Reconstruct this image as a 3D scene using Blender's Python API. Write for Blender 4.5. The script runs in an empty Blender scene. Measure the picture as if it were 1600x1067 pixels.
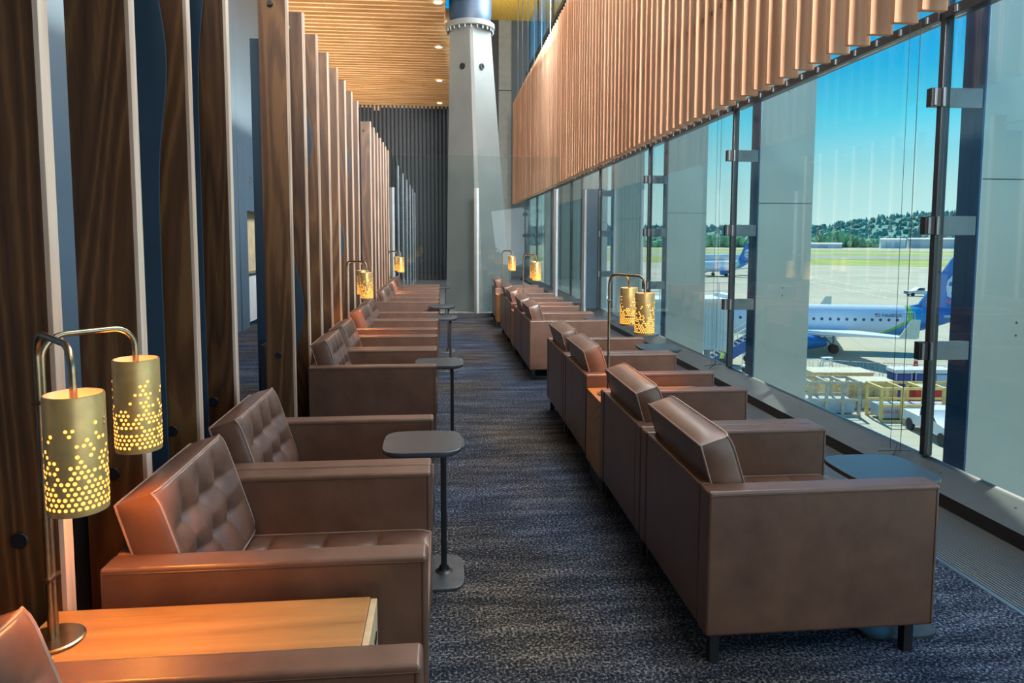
import bpy, bmesh, math, random
from mathutils import Vector, Matrix, noise
random.seed(7)
PI = math.pi
scene = bpy.context.scene
COL = scene.collection

# ------------------------------------------------------------------ mesh helpers
class MB:
    """collects simple shapes and links them as ONE mesh object"""
    def __init__(s): s.bm = bmesh.new()
    def box(s, x0, x1, y0, y1, z0, z1, bev=0.0, seg=2, mat=0, M=None):
        b = bmesh.new()
        r = bmesh.ops.create_cube(b, size=1.0)
        for v in b.verts:
            v.co = Vector(((x0+x1)/2 + v.co.x*(x1-x0), (y0+y1)/2 + v.co.y*(y1-y0), (z0+z1)/2 + v.co.z*(z1-z0)))
        if bev > 0:
            bmesh.ops.bevel(b, geom=b.edges[:], offset=bev, segments=seg, profile=0.5, affect='EDGES')
        if M is not None: bmesh.ops.transform(b, matrix=M, verts=b.verts)
        s.join(b, mat); return s
    def join(s, b, mat=0):
        for f in b.faces: f.material_index = mat
        me = bpy.data.meshes.new('tmp'); b.to_mesh(me); b.free()
        s.bm.from_mesh(me); bpy.data.meshes.remove(me)
    def tube(s, pts, r, n=10, mat=0, closed=False, cap=True):
        b = bmesh.new(); P = [Vector(p) for p in pts]; N = len(P); rings = []
        rr = r if isinstance(r, (list, tuple)) else [r]*N
        up = None
        for i in range(N):
            if closed: t = (P[(i+1) % N]-P[i-1])
            else: t = P[min(i+1, N-1)]-P[max(i-1, 0)]
            t.normalize()
            if up is None:
                up = Vector((0, 0, 1)) if abs(t.z) < 0.9 else Vector((1, 0, 0))
            a = up - t*up.dot(t)
            if a.length < 1e-6: a = t.orthogonal()
            a.normalize(); up = a; c = t.cross(a)
            rings.append([b.verts.new(P[i]+(a*math.cos(2*PI*k/n)+c*math.sin(2*PI*k/n))*rr[i]) for k in range(n)])
        m = N if closed else N-1
        for i in range(m):
            A = rings[i]; B = rings[(i+1) % N]
            for k in range(n):
                b.faces.new((A[k], A[(k+1) % n], B[(k+1) % n], B[k]))
        if cap and not closed:
            b.faces.new(rings[0][::-1]); b.faces.new(rings[-1])
        s.join(b, mat); return s
    def lathe(s, prof, n=32, c=(0, 0, 0), mat=0, axis='Z', closed=False):
        """prof: (radius, height) list; closed joins the last ring to the first"""
        b = bmesh.new(); rings = []
        for (r, h) in prof:
            ring = []
            for k in range(n):
                a = 2*PI*k/n
                p = (r*math.cos(a), r*math.sin(a), h)
                if axis == 'X': p = (h, r*math.cos(a), r*math.sin(a))
                if axis == 'Y': p = (r*math.sin(a), h, r*math.cos(a))
                ring.append(b.verts.new(Vector(p)+Vector(c)))
            rings.append(ring)
        m = len(rings) if closed else len(rings)-1
        for i in range(m):
            A = rings[i]; B = rings[(i+1) % len(rings)]
            for k in range(n): b.faces.new((A[k], A[(k+1) % n], B[(k+1) % n], B[k]))
        if not closed:
            b.faces.new(rings[0][::-1]); b.faces.new(rings[-1])
        s.join(b, mat); return s
    def prism(s, poly, h0, h1, plane='XY', bev=0.0, mat=0, M=None):
        """extrude a polygon: plane XY -> along z, XZ -> along y, YZ -> along x"""
        b = bmesh.new()
        def P(u, v, h): return {'XY': (u, v, h), 'XZ': (u, h, v), 'YZ': (h, u, v)}[plane]
        A = [b.verts.new(P(u, v, h0)) for u, v in poly]; B = [b.verts.new(P(u, v, h1)) for u, v in poly]
        n = len(poly)
        b.faces.new(A[::-1]); b.faces.new(B)
        for k in range(n): b.faces.new((A[k], A[(k+1) % n], B[(k+1) % n], B[k]))
        bmesh.ops.recalc_face_normals(b, faces=b.faces)
        if bev > 0:
            es = [e for e in b.edges if len(e.link_faces) == 2 and any(len(f.verts) > 4 for f in e.link_faces)] if n > 4 else b.edges[:]
            bmesh.ops.bevel(b, geom=es, offset=bev, segments=2, profile=0.5, affect='EDGES')
        if M is not None: bmesh.ops.transform(b, matrix=M, verts=b.verts)
        s.join(b, mat); return s
    def grid(s, fn, nu, nv, mat=0):
        b = bmesh.new()
        V = [[b.verts.new(fn(i/nu, j/nv)) for j in range(nv+1)] for i in range(nu+1)]
        for i in range(nu):
            for j in range(nv): b.faces.new((V[i][j], V[i+1][j], V[i+1][j+1], V[i][j+1]))
        s.join(b, mat); return s
    def build(s, name, mats, parent=None, loc=(0, 0, 0), rotz=0, smooth=35, recalc=True):
        bm = s.bm
        if recalc: bmesh.ops.recalc_face_normals(bm, faces=bm.faces)
        if smooth:
            lim = math.radians(smooth)
            for f in bm.faces: f.smooth = True
            for e in bm.edges:
                if len(e.link_faces) == 2 and e.calc_face_angle(0) > lim: e.smooth = False
        me = bpy.data.meshes.new(name); bm.to_mesh(me); bm.free()
        for m in (mats if isinstance(mats, (list, tuple)) else [mats]): me.materials.append(m)
        o = bpy.data.objects.new(name, me); COL.objects.link(o)
        if smooth:
            wn = o.modifiers.new('weighted_normals', 'WEIGHTED_NORMAL'); wn.keep_sharp = True; wn.weight = 80
        o.location = loc; o.rotation_euler = (0, 0, rotz)
        if parent: o.parent = parent
        return o

def tag(o, label=None, cat=None, group=None, kind=None):
    if label: o['label'] = label
    if cat: o['category'] = cat
    if group: o['group'] = group
    if kind: o['kind'] = kind
    return o
def thing(name, label, cat, loc=(0, 0, 0), rotz=0, group=None):
    o = bpy.data.objects.new(name, None); COL.objects.link(o)
    o.location = loc; o.rotation_euler = (0, 0, rotz); o.empty_display_size = 0.1
    return tag(o, label, cat, group)
def mesh_text(o, mat):
    """swap a text object for one mesh of its letters"""
    me = bpy.data.meshes.new_from_object(o); me.materials.clear(); me.materials.append(mat)
    n = o.name; m = bpy.data.objects.new(n+'_lettering', me); COL.objects.link(m)
    m.parent = o.parent; m.location = o.location; m.rotation_euler = o.rotation_euler
    bpy.data.objects.remove(o); return m
def struct(o): o['kind'] = 'structure'; return o
def dup(root, loc, label, rotz=None, group=None):
    def cp(o, par):
        c = o.copy(); COL.objects.link(c)
        if par: c.parent = par
        for ch in list(o.children): cp(ch, c)
        return c
    r = cp(root, None); r.location = loc
    if rotz is not None: r.rotation_euler = (0, 0, rotz)
    r['label'] = label
    if group: r['group'] = group
    return r

# ------------------------------------------------------------------ materials
def mat_base(name):
    m = bpy.data.materials.new(name); m.use_nodes = True
    nt = m.node_tree; b = nt.nodes['Principled BSDF']
    return m, nt, b
def N(nt, t, **kw):
    n = nt.nodes.new(t)
    for k, v in kw.items():
        if k in n.inputs: n.inputs[k].default_value = v
        else: setattr(n, k, v)
    return n
def L(nt, a, b): nt.links.new(a, b)
def ramp(nt, fac, stops, interp='LINEAR'):
    r = nt.nodes.new('ShaderNodeValToRGB'); r.color_ramp.interpolation = interp
    el = r.color_ramp.elements
    while len(el) < len(stops): el.new(0.5)
    for e, (p, c) in zip(el, stops): e.position = p; e.color = (*c, 1) if len(c) == 3 else c
    L(nt, fac, r.inputs['Fac']); return r
def plain(name, col, rough=0.5, metal=0.0, var=0.12, scale=6.0, bump=0.0, spec=0.5, bscale=None):
    m, nt, b = mat_base(name)
    tc = N(nt, 'ShaderNodeTexCoord')
    nz = N(nt, 'ShaderNodeTexNoise', Scale=scale, Detail=4.0)
    L(nt, tc.outputs['Object'], nz.inputs['Vector'])
    lo = tuple(c*(1-var) for c in col); hi = tuple(min(1, c*(1+var)) for c in col)
    r = ramp(nt, nz.outputs['Fac'], [(0.3, lo), (0.7, hi)])
    L(nt, r.outputs['Color'], b.inputs['Base Color'])
    b.inputs['Roughness'].default_value = rough; b.inputs['Metallic'].default_value = metal
    b.inputs['Specular IOR Level'].default_value = spec
    if bump > 0:
        n2 = N(nt, 'ShaderNodeTexNoise', Scale=bscale or scale*20, Detail=3.0)
        L(nt, tc.outputs['Object'], n2.inputs['Vector'])
        bp = N(nt, 'ShaderNodeBump', Strength=bump, Distance=0.002)
        L(nt, n2.outputs['Fac'], bp.inputs['Height']); L(nt, bp.outputs['Normal'], b.inputs['Normal'])
    return m
def leather(name, c0, c1, rough=0.4):
    m, nt, b = mat_base(name)
    tc = N(nt, 'ShaderNodeTexCoord'); oi = N(nt, 'ShaderNodeObjectInfo')
    add = N(nt, 'ShaderNodeVectorMath', operation='ADD'); L(nt, tc.outputs['Object'], add.inputs[0])
    cx = N(nt, 'ShaderNodeCombineXYZ'); L(nt, oi.outputs['Random'], cx.inputs['X']); mu = N(nt, 'ShaderNodeVectorMath', operation='SCALE'); mu.inputs['Scale'].default_value = 20
    L(nt, cx.outputs[0], mu.inputs[0]); L(nt, mu.outputs[0], add.inputs[1])
    nz = N(nt, 'ShaderNodeTexNoise', Scale=7.0, Detail=6.0, Roughness=0.65); L(nt, add.outputs[0], nz.inputs['Vector'])
    r = ramp(nt, nz.outputs['Fac'], [(0.32, c0), (0.72, c1)])
    L(nt, r.outputs['Color'], b.inputs['Base Color'])
    n3 = N(nt, 'ShaderNodeTexNoise', Scale=14.0, Detail=3.0); L(nt, add.outputs[0], n3.inputs['Vector'])
    rr = N(nt, 'ShaderNodeMapRange'); rr.inputs['To Min'].default_value = rough-0.06; rr.inputs['To Max'].default_value = rough+0.1
    L(nt, n3.outputs['Fac'], rr.inputs['Value']); L(nt, rr.outputs[0], b.inputs['Roughness'])
    b.inputs['Coat Weight'].default_value = 0.3; b.inputs['Coat Roughness'].default_value = 0.28
    vo = N(nt, 'ShaderNodeTexVoronoi', Scale=420.0); L(nt, add.outputs[0], vo.inputs['Vector'])
    bp = N(nt, 'ShaderNodeBump', Strength=0.12, Distance=0.001); L(nt, vo.outputs['Distance'], bp.inputs['Height'])
    L(nt, bp.outputs['Normal'], b.inputs['Normal'])
    return m
def wood(name, cols, grain=14.0, stretch=(1, 1, 0.09), distort=5.0, rough=0.42, fine=90.0, rnd=0.35, spec=0.5):
    """cols: three or more colours from dark to light; grain runs along local z (or the axis with the small stretch)"""
    m, nt, b = mat_base(name)
    tc = N(nt, 'ShaderNodeTexCoord'); oi = N(nt, 'ShaderNodeObjectInfo')
    off = N(nt, 'ShaderNodeVectorMath', operation='SCALE'); cx = N(nt, 'ShaderNodeCombineXYZ')
    for k in 'XYZ': L(nt, oi.outputs['Random'], cx.inputs[k])
    L(nt, cx.outputs[0], off.inputs[0]); off.inputs['Scale'].default_value = 37.0
    add = N(nt, 'ShaderNodeVectorMath', operation='ADD'); L(nt, tc.outputs['Object'], add.inputs[0]); L(nt, off.outputs[0], add.inputs[1])
    mp = N(nt, 'ShaderNodeMapping'); mp.inputs['Scale'].default_value = stretch; L(nt, add.outputs[0], mp.inputs['Vector'])
    big = N(nt, 'ShaderNodeTexNoise', Scale=grain*0.35, Detail=2.0, Distortion=distort*0.12); L(nt, mp.outputs[0], big.inputs['Vector'])
    ring = N(nt, 'ShaderNodeMath', operation='MULTIPLY'); ring.inputs[1].default_value = distort*2.2; L(nt, big.outputs['Fac'], ring.inputs[0])
    fr = N(nt, 'ShaderNodeMath', operation='PINGPONG'); fr.inputs[1].default_value = 0.5; L(nt, ring.outputs[0], fr.inputs[0])
    fin = N(nt, 'ShaderNodeTexNoise', Scale=fine, Detail=4.0); L(nt, mp.outputs[0], fin.inputs['Vector'])
    a1 = N(nt, 'ShaderNodeMath', operation='MULTIPLY_ADD'); L(nt, fr.outputs[0], a1.inputs[0]); a1.inputs[1].default_value = 1.1
    mm = N(nt, 'ShaderNodeMath', operation='MULTIPLY'); L(nt, fin.outputs['Fac'], mm.inputs[0]); mm.inputs[1].default_value = 0.55
    L(nt, mm.outputs[0], a1.inputs[2])
    a2 = N(nt, 'ShaderNodeMath', operation='MULTIPLY_ADD'); L(nt, oi.outputs['Random'], a2.inputs[0]); a2.inputs[1].default_value = rnd
    L(nt, a1.outputs[0], a2.inputs[2])
    lo = 0.15; hi = 0.85+rnd; k = len(cols)
    r = ramp(nt, a2.outputs[0], [(min(1, lo+(hi-lo)*i/(k-1)), c) for i, c in enumerate(cols)])
    L(nt, r.outputs['Color'], b.inputs['Base Color']); b.inputs['Roughness'].default_value = rough; b.inputs['Specular IOR Level'].default_value = spec
    bp = N(nt, 'ShaderNodeBump', Strength=0.08, Distance=0.002); L(nt, fin.outputs['Fac'], bp.inputs['Height']); L(nt, bp.outputs['Normal'], b.inputs['Normal'])
    return m
def emit(name, col, s):
    m, nt, b = mat_base(name)
    b.inputs['Base Color'].default_value = (*col, 1); b.inputs['Emission Color'].default_value = (*col, 1)
    b.inputs['Emission Strength'].default_value = s
    return m
def glass(name, tint, refl=1.0, base=0.0):
    """thin pane: tinted see-through plus a Fresnel reflection"""
    m, nt, b = mat_base(name); nt.nodes.remove(b)
    out = nt.nodes['Material Output']
    tr = N(nt, 'ShaderNodeBsdfTransparent'); tr.inputs['Color'].default_value = (*tint, 1)
    gl = N(nt, 'ShaderNodeBsdfGlossy'); gl.inputs['Roughness'].default_value = 0.0; gl.inputs['Color'].default_value = (0.9, 0.96, 1, 1)
    lw = N(nt, 'ShaderNodeLayerWeight'); lw.inputs['Blend'].default_value = 0.5
    fr = N(nt, 'ShaderNodeMath', operation='POWER'); fr.inputs[1].default_value = 5.0; L(nt, lw.outputs['Facing'], fr.inputs[0])
    mu = N(nt, 'ShaderNodeMath', operation='MULTIPLY_ADD'); mu.inputs[1].default_value = refl*0.94; mu.inputs[2].default_value = 0.03+base; L(nt, fr.outputs[0], mu.inputs[0])
    mx = N(nt, 'ShaderNodeMixShader'); L(nt, mu.outputs[0], mx.inputs[0]); L(nt, tr.outputs[0], mx.inputs[1]); L(nt, gl.outputs[0], mx.inputs[2])
    L(nt, mx.outputs[0], out.inputs['Surface'])
    return m

M_LEATHER = leather('brown_leather', (0.090, 0.041, 0.025), (0.150, 0.073, 0.045))
M_PIPING = leather('pale_piping_leather', (0.22, 0.13, 0.095), (0.32, 0.20, 0.15), 0.35)
M_BLACK = plain('black_painted_metal', (0.012, 0.013, 0.016), 0.45, var=0.2)
M_TABLE = plain('dark_slate_laminate', (0.045, 0.056, 0.066), 0.27, var=0.15, scale=20)
M_OAK = wood('oak_veneer', [(0.24, 0.10, 0.026), (0.35, 0.165, 0.048), (0.42, 0.21, 0.07)], grain=10, stretch=(0.08, 1, 1), distort=4, rough=0.4, fine=120, rnd=0.1)
M_WALNUT = wood('walnut', [(0.020, 0.008, 0.004), (0.070, 0.029, 0.011), (0.108, 0.044, 0.015), (0.165, 0.075, 0.026)], grain=7, stretch=(1, 1, 0.10), distort=6.0, rough=0.4)
M_EDGE = wood('pale_edge_timber', [(0.34, 0.22, 0.15), (0.55, 0.38, 0.28), (0.68, 0.52, 0.40)], grain=20, stretch=(1, 1, 0.05), distort=3, rough=0.45)
M_FIN = plain('dark_blue_metal', (0.030, 0.055, 0.085), 0.3, var=0.1, scale=3)
M_SLAT = wood('cedar_slat', [(0.50, 0.25, 0.15), (0.63, 0.34, 0.21), (0.73, 0.42, 0.27)], grain=12, stretch=(1, 1, 0.02), distort=3.0, rough=0.75, fine=160, rnd=0.3, spec=0.06)
M_BAFFLE = wood('ceiling_pine', [(0.42, 0.23, 0.10), (0.60, 0.36, 0.17), (0.72, 0.46, 0.24)], grain=8, stretch=(0.06, 1, 1), distort=3, rough=0.5, fine=60, rnd=0.1)
M_OSB = plain('yellow_timber_soffit', (0.72, 0.45, 0.08), 0.6, var=0.35, scale=18)
M_BRASS = plain('brushed_brass', (0.58, 0.37, 0.14), 0.38, metal=0.5, var=0.12, scale=30)
M_BRASSD = plain('aged_brass_tube', (0.36, 0.27, 0.17), 0.28, metal=1.0, var=0.15, scale=30)
M_SHADEIN = plain('cream_shade_lining', (0.72, 0.60, 0.46), 0.6)
M_GLOW = emit('lamp_glow', (1.0, 0.45, 0.07), 1.7)
M_FRAME = plain('black_window_frame', (0.018, 0.026, 0.034), 0.35, var=0.1)
M_CLIP = plain('grey_anodised_bracket', (0.17, 0.20, 0.22), 0.35, metal=0.4)
M_FINPANEL = plain('pale_grey_facade_panel', (0.42, 0.46, 0.455), 0.2, metal=0.4, var=0.04, scale=1.5)
M_SILL = plain('dark_grey_green_sill', (0.030, 0.045, 0.048), 0.5, var=0.12, scale=8)
M_STEEL = plain('column_paint_light_grey', (0.145, 0.155, 0.148), 0.55, var=0.08, scale=2)
M_CLOTH = plain('blue_black_wrap', (0.02, 0.045, 0.08), 0.5)
M_DARKWALL = plain('dark_slate_wall', (0.040, 0.056, 0.072), 0.5, var=0.08)
M_BLUEWALL = plain('blue_grey_panel', (0.085, 0.135, 0.185), 0.45, var=0.05, scale=1.5)
M_GREYPANEL = plain('warm_grey_panel', (0.20, 0.20, 0.18), 0.6, var=0.1)
M_WHITE = plain('white_paint', (0.75, 0.76, 0.74), 0.45, var=0.04)
M_NICHE = plain('beige_niche_back', (0.62, 0.47, 0.28), 0.6)
M_WIN = glass('window_glass', (0.86, 0.95, 0.94), 1.0, 0.02)
M_PART = glass('partition_glass', (0.93, 0.965, 0.965), 1.0, 0.01)
M_EXTGLASS = plain('deep_blue_fin_edge', (0.004, 0.065, 0.19), 0.15, var=0.1)

# carpet: speckled loops with drifting streaks across the aisle
def carpet():
    m, nt, b = mat_base('carpet')
    tc = N(nt, 'ShaderNodeTexCoord')
    sp = N(nt, 'ShaderNodeTexNoise', Scale=90.0, Detail=3.0, Roughness=0.75); L(nt, tc.outputs['Object'], sp.inputs['Vector'])
    mp = N(nt, 'ShaderNodeMapping'); mp.inputs['Scale'].default_value = (0.8, 4.2, 1); L(nt, tc.outputs['Object'], mp.inputs['Vector'])
    st = N(nt, 'ShaderNodeTexNoise', Scale=2.0, Detail=5.0, Roughness=0.7); L(nt, mp.outputs[0], st.inputs['Vector'])
    a = N(nt, 'ShaderNodeMath', operation='MULTIPLY_ADD'); a.inputs[1].default_value = 0.40; L(nt, st.outputs['Fac'], a.inputs[0])
    s = N(nt, 'ShaderNodeMath', operation='MULTIPLY'); s.inputs[1].default_value = 1.17; L(nt, sp.outputs['Fac'], s.inputs[0]); L(nt, s.outputs[0], a.inputs[2])
    r = ramp(nt, a.outputs[0], [(0.68, (0.005, 0.008, 0.014)), (0.79, (0.022, 0.028, 0.038)), (0.91, (0.145, 0.15, 0.165)), (1.0, (0.30, 0.30, 0.31))])
    tn = N(nt, 'ShaderNodeTexNoise', Scale=0.55, Detail=2.0); L(nt, tc.outputs['Object'], tn.inputs['Vector'])
    tr = ramp(nt, tn.outputs['Fac'], [(0.42, (0.78, 0.95, 1.25)), (0.60, (1.18, 0.97, 0.74))])  # tints paint cool window light and warmer shade into the carpet
    mx = N(nt, 'ShaderNodeMix', data_type='RGBA', blend_type='MULTIPLY'); mx.inputs[0].default_value = 1
    L(nt, r.outputs['Color'], mx.inputs[6]); L(nt, tr.outputs['Color'], mx.inputs[7]); L(nt, mx.outputs[2], b.inputs['Base Color'])
    b.inputs['Roughness'].default_value = 0.95; b.inputs['Specular IOR Level'].default_value = 0.1
    bp = N(nt, 'ShaderNodeBump', Strength=0.6, Distance=0.004); L(nt, sp.outputs['Fac'], bp.inputs['Height']); L(nt, bp.outputs['Normal'], b.inputs['Normal'])
    return m
M_CARPET = carpet()
def grille():
    m, nt, b = mat_base('floor_grille')
    tc = N(nt, 'ShaderNodeTexCoord')
    w = N(nt, 'ShaderNodeTexWave', Scale=18.0, bands_direction='X'); L(nt, tc.outputs['Object'], w.inputs['Vector'])
    r = ramp(nt, w.outputs['Fac'], [(0.35, (0.01, 0.012, 0.014)), (0.6, (0.20, 0.21, 0.21))])
    L(nt, r.outputs['Color'], b.inputs['Base Color']); b.inputs['Roughness'].default_value = 0.35; b.inputs['Metallic'].default_value = 0.6
    bp = N(nt, 'ShaderNodeBump', Strength=0.5, Distance=0.004); L(nt, w.outputs['Fac'], bp.inputs['Height']); L(nt, bp.outputs['Normal'], b.inputs['Normal'])
    return m
M_GRILLE = grille()

# ------------------------------------------------------------------ camera
cam = bpy.data.cameras.new('camera'); cam.sensor_width = 36.0; cam.lens = 1100.0/1600*36
cam.shift_y = -(533.5-461.32)/1600; cam.clip_end = 6000; cam.clip_start = 0.05
co = bpy.data.objects.new('camera', cam); COL.objects.link(co)
def dvec(px, py): return Vector(((px-800)/1100, -(py-461.32)/1100, -1)).normalized()
Yc = dvec(691, 371); Zc = -dvec(765, 13900); Zc = (Zc - Yc*Zc.dot(Yc)).normalized(); Xc = Yc.cross(Zc)
R3 = Matrix((Xc, Yc, Zc)); co.matrix_world = Matrix.Translation((0, 0, 1.5)) @ R3.to_4x4()
scene.camera = co

# ------------------------------------------------------------------ room shell
YB, YF = -6.0, 25.0           # room back and far wall
struct(MB().box(-3.4, 2.30, YB, 13.28, -0.12, 0.0).build('floor', M_CARPET))
struct(MB().box(-3.4, 3.0, 13.29, YF, -0.12, 0.0).build('floor', plain('pale_hall_floor', (0.34, 0.35, 0.35), 0.35)))
g = MB().box(2.322, 2.785, YB, 13.28, -0.1, -0.004).build('trim_1', M_GRILLE); struct(g)
struct(MB().box(2.300, 2.322, YB, 13.28, -0.1, 0.003).build('trim_2', plain('grille_edge_alloy', (0.5, 0.52, 0.53), 0.3, metal=1)))
struct(MB().box(2.786, 2.83, YB, YF, -0.1, 0.072).build('baseboard_right', M_BLACK))
sl = MB().prism([(2.786, 0.072), (3.02, 0.150), (3.02, -0.12), (2.832, -0.12), (2.832, 0.05)], YB, YF, 'XZ').build('trim_3', M_SILL, smooth=0); struct(sl)
# sill screws
for i in range(9):
    MB().lathe([(0.006, 0), (0.006, 0.002)], 10).build('screw', M_BLACK, sl, (2.93, 1.6+i*0.55, 0.1195))
struct(MB().box(-3.4, -3.2, YB, 11.55, 0.0, 9.2).build('wall_left', M_BLUEWALL))
struct(MB().box(-3.4, -3.2, 13.6, YF, 0.0, 9.2).build('wall_left', M_DARKWALL))
struct(MB().box(-3.4, -3.2, 11.56, 13.59, 2.98, 9.2).build('wall_left', M_BLUEWALL))
# far wall: vertical ribs
b = MB().box(-3.4, 1.98, YF, YF+0.2, -0.1, 9.3)
x = -3.2
while x < 1.2:
    b.box(x, x+0.072, YF-0.11, YF, 0, 9.2, mat=1); x += 0.135
struct(b.build('wall_far', [plain('rib_void', (0.008, 0.011, 0.015), 0.6), plain('slate_rib', (0.030, 0.043, 0.056), 0.5)], smooth=0))  # shade between the ribs is painted near black on the backing
struct(MB().box(1.985, 2.43, YF-0.06, YF+0.2, -0.1, 6.6).box(1.985, 2.43, YF-0.06, YF+0.2, 6.62, 9.3).build('wall_far', M_GREYPANEL, smooth=0))
struct(MB().box(2.435, 3.1, YF-0.02, YF+0.2, -0.1, 9.3).build('wall_far', M_DARKWALL, smooth=0))
struct(MB().box(-3.4, 3.2, YB-0.2, YB, -0.1, 9.3).build('wall_back', M_GREYPANEL, smooth=0))
# ceiling: pine baffles under a dark deck
CE = 6.0
b = MB().box(-3.4, 0.10, YB, YF, CE+0.16, CE+0.30, mat=1).box(0.10, 0.62, YB, 14.2, CE+0.16, CE+0.30, mat=1).box(0.10, 0.62, 15.3, YF, CE+0.16, CE+0.30, mat=1)
y = -5.9
while y < YF-0.05:
    b.box(-3.2, -2.285, y, y+0.055, CE, CE+0.13)
    b.box(-2.28, 0.30 if not 13.3 < y < 15.3 else (0.08), y, y+0.055, CE, CE+0.13)
    y += 0.262
b.box(-3.2, 0.30, YF-0.09, YF-0.02, CE-0.06, CE+0.16)
b.box(-2.3, -2.1, YF-0.10, YF-0.021, CE-0.16, CE)
struct(b.build('ceiling', [M_BAFFLE, plain('baffle_void', (0.42, 0.24, 0.10), 0.8)], smooth=0))
struct(MB().box(0.62, 3.1, YB, YF, 9.0, 9.2).build('ceiling', M_OSB, smooth=0))
struct(MB().box(0.60, 0.63, YB, 14.2, CE+0.31, 9.0).box(0.60, 0.63, 15.3, YF, CE+0.31, 9.0).build('wall_upper', M_GREYPANEL, smooth=0))
# recessed downlights in the pine ceiling
names = ['first', 'second', 'third', 'fourth']
for i, y in enumerate((14.0, 17.2, 20.8, 24.2)):
    t = thing('ceiling_downlight', 'round lit downlight between ceiling slats, %s beyond the glass partition' % names[i], 'downlight', (-0.06, y, CE-0.012), group='ceiling downlights')
    MB().lathe([(0.075, 0), (0.095, 0.0), (0.095, 0.012), (0.075, 0.012)], 24, closed=True).build('trim_ring', M_WHITE, t)
    MB().lathe([(0.073, 0.004), (0.073, 0.010)], 24).build('lens', emit('downlight_lens', (1, 0.9, 0.72), 6.0), t)

# ------------------------------------------------------------------ facade: window bays
GX = 3.0
MY = [-4.87, -1.9, 1.07, 4.04, 7.08, 10.06, 13.30, 16.3, 19.3, 22.3, 25.0]
for i in range(len(MY)-1):
    y0, y1 = MY[i], MY[i+1]
    w = bpy.data.objects.new('window_%d' % (i+1), None); COL.objects.link(w); w['kind'] = 'structure'
    w.location = (GX, y1, 0.15)
    MB().box(-0.006, 0.006, y0-y1+0.03, -0.03, 0.01, 2.645).build('glass_pane', M_WIN, w)
    MB().box(-0.006, 0.006, y0-y1+0.03, -0.03, 2.715, 5.3).build('glass_pane', M_WIN, w)
    MB().box(-0.006, 0.006, y0-y1+0.03, -0.03, 5.42, 8.8).build('glass_pane', M_WIN, w)
    MB().box(-0.022, 0.034, -0.022, 0.022, 0.0, 8.85, bev=0.004).build('mullion', M_FRAME, w)
    tb = MB().box(-0.035, 0.05, y0-y1+0.029, -0.029, 2.65, 2.71)
    for k in range(12):
        yy = (y0-y1)*(k+0.5)/12
        tb.box(-0.042, -0.035, yy-0.01, yy+0.01, 2.66, 2.70, mat=1)
    tb.build('transom', [M_FRAME, M_CLIP], w)
    MB().box(-0.10, 0.08, y0-y1+0.029, -0.029, 5.305, 5.415).build('upper_beam', M_FRAME, w)
    MB().box(-0.06, 0.08, y0-y1+0.029, -0.029, 7.0, 7.12).build('upper_beam', M_FRAME, w)
    if i < 6:
        for z in (0.66, 1.43, 2.195):
            bb = MB().box(-0.085, -0.023, -0.02, 0.03, z-0.055, z+0.055, bev=0.003, mat=1)
            bb.box(-0.072, -0.056, -0.030, -0.02, z-0.05, z+0.05, bev=0.002, mat=0)
            bb.box(-0.0215, -0.006, -0.036, -0.0225, z-0.055, z+0.055, bev=0.002, mat=0)
            bb.box(0.035, 0.250, -0.012, 0.012, z-0.058, z+0.058, bev=0.003, mat=0)
            bb.build('bracket', [M_CLIP, M_BLACK], w)
ordw = ['', '', 'first', 'second', 'third', 'fourth', 'fifth', 'sixth', 'seventh', 'eighth', 'ninth']
wherefin = {3: 'widest pale grey facade fin outside the glass, nearest the camera',
            4: 'pale grey facade fin outside between the airliner and the jet bridge', 5: 'pale grey facade fin outside, standing before the jet bridge',
            6: 'narrow pale grey facade fin outside beside the end of the glass partition', 7: 'pale grey facade fin seen through the partition, first beyond it',
            8: 'pale grey facade fin seen through the partition, second beyond it', 9: 'pale grey facade fin seen through the partition, third beyond it'}
for i in range(3, 10):
    y = MY[i]
    t = thing('facade_fin', wherefin[i], 'facade fin', (3.255, y, -2.0), group='facade fins outside the windows')
    MB().box(0.012, 0.60, -0.015, 0.17, 0, 10.8, bev=0.006).build('panel', M_FINPANEL, t)
    MB().box(0.0, 0.0115, -0.015, 0.17, 0, 10.8).build('edge_strip', M_EXTGLASS, t)
    for z in (3.86, 6.18): MB().box(0.02, 0.59, -0.0165, -0.0155, z, z+0.006).build('panel_joint', M_BLACK, t)
    for z in (2.9, 2.98, 5.0, 5.08):
        MB().lathe([(0.007, -0.0175), (0.007, -0.0155)], 8, (0.30, 0, z), axis='Y').build('bolt', M_BLACK, t)
# black guide wires beside the mullions, standing on little cross feet on the sill
for i, (y, nm) in enumerate(((4.13, 'nearest the camera'), (7.2, 'second from the camera'), (10.2, 'third from the camera'))):
    t = thing('guide_wire', 'thin black shade guide wire rising from crossed feet on the sill, ' + nm, 'guide wire', (2.90, y, 0.112), group='shade guide wires')
    MB().tube([(0, 0, 0.028), (0, 0, 2.7)], 0.0022, 6).build('wire', M_BLACK, t)
    MB().tube([(0, 0.10, 0.028), (0, 0.10, 2.7)], 0.0016, 6).build('wire', M_BLACK, t)
    MB().tube([(-0.07, -0.02, 0.004), (0.0, 0.05, 0.024), (0.06, 0.12, 0.045)], 0.004, 6).build('foot', M_BLACK, t)
    MB().tube([(-0.07, 0.12, 0.004), (0.0, 0.05, 0.028), (0.06, -0.02, 0.045)], 0.004, 6).build('foot', M_BLACK, t)

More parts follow.
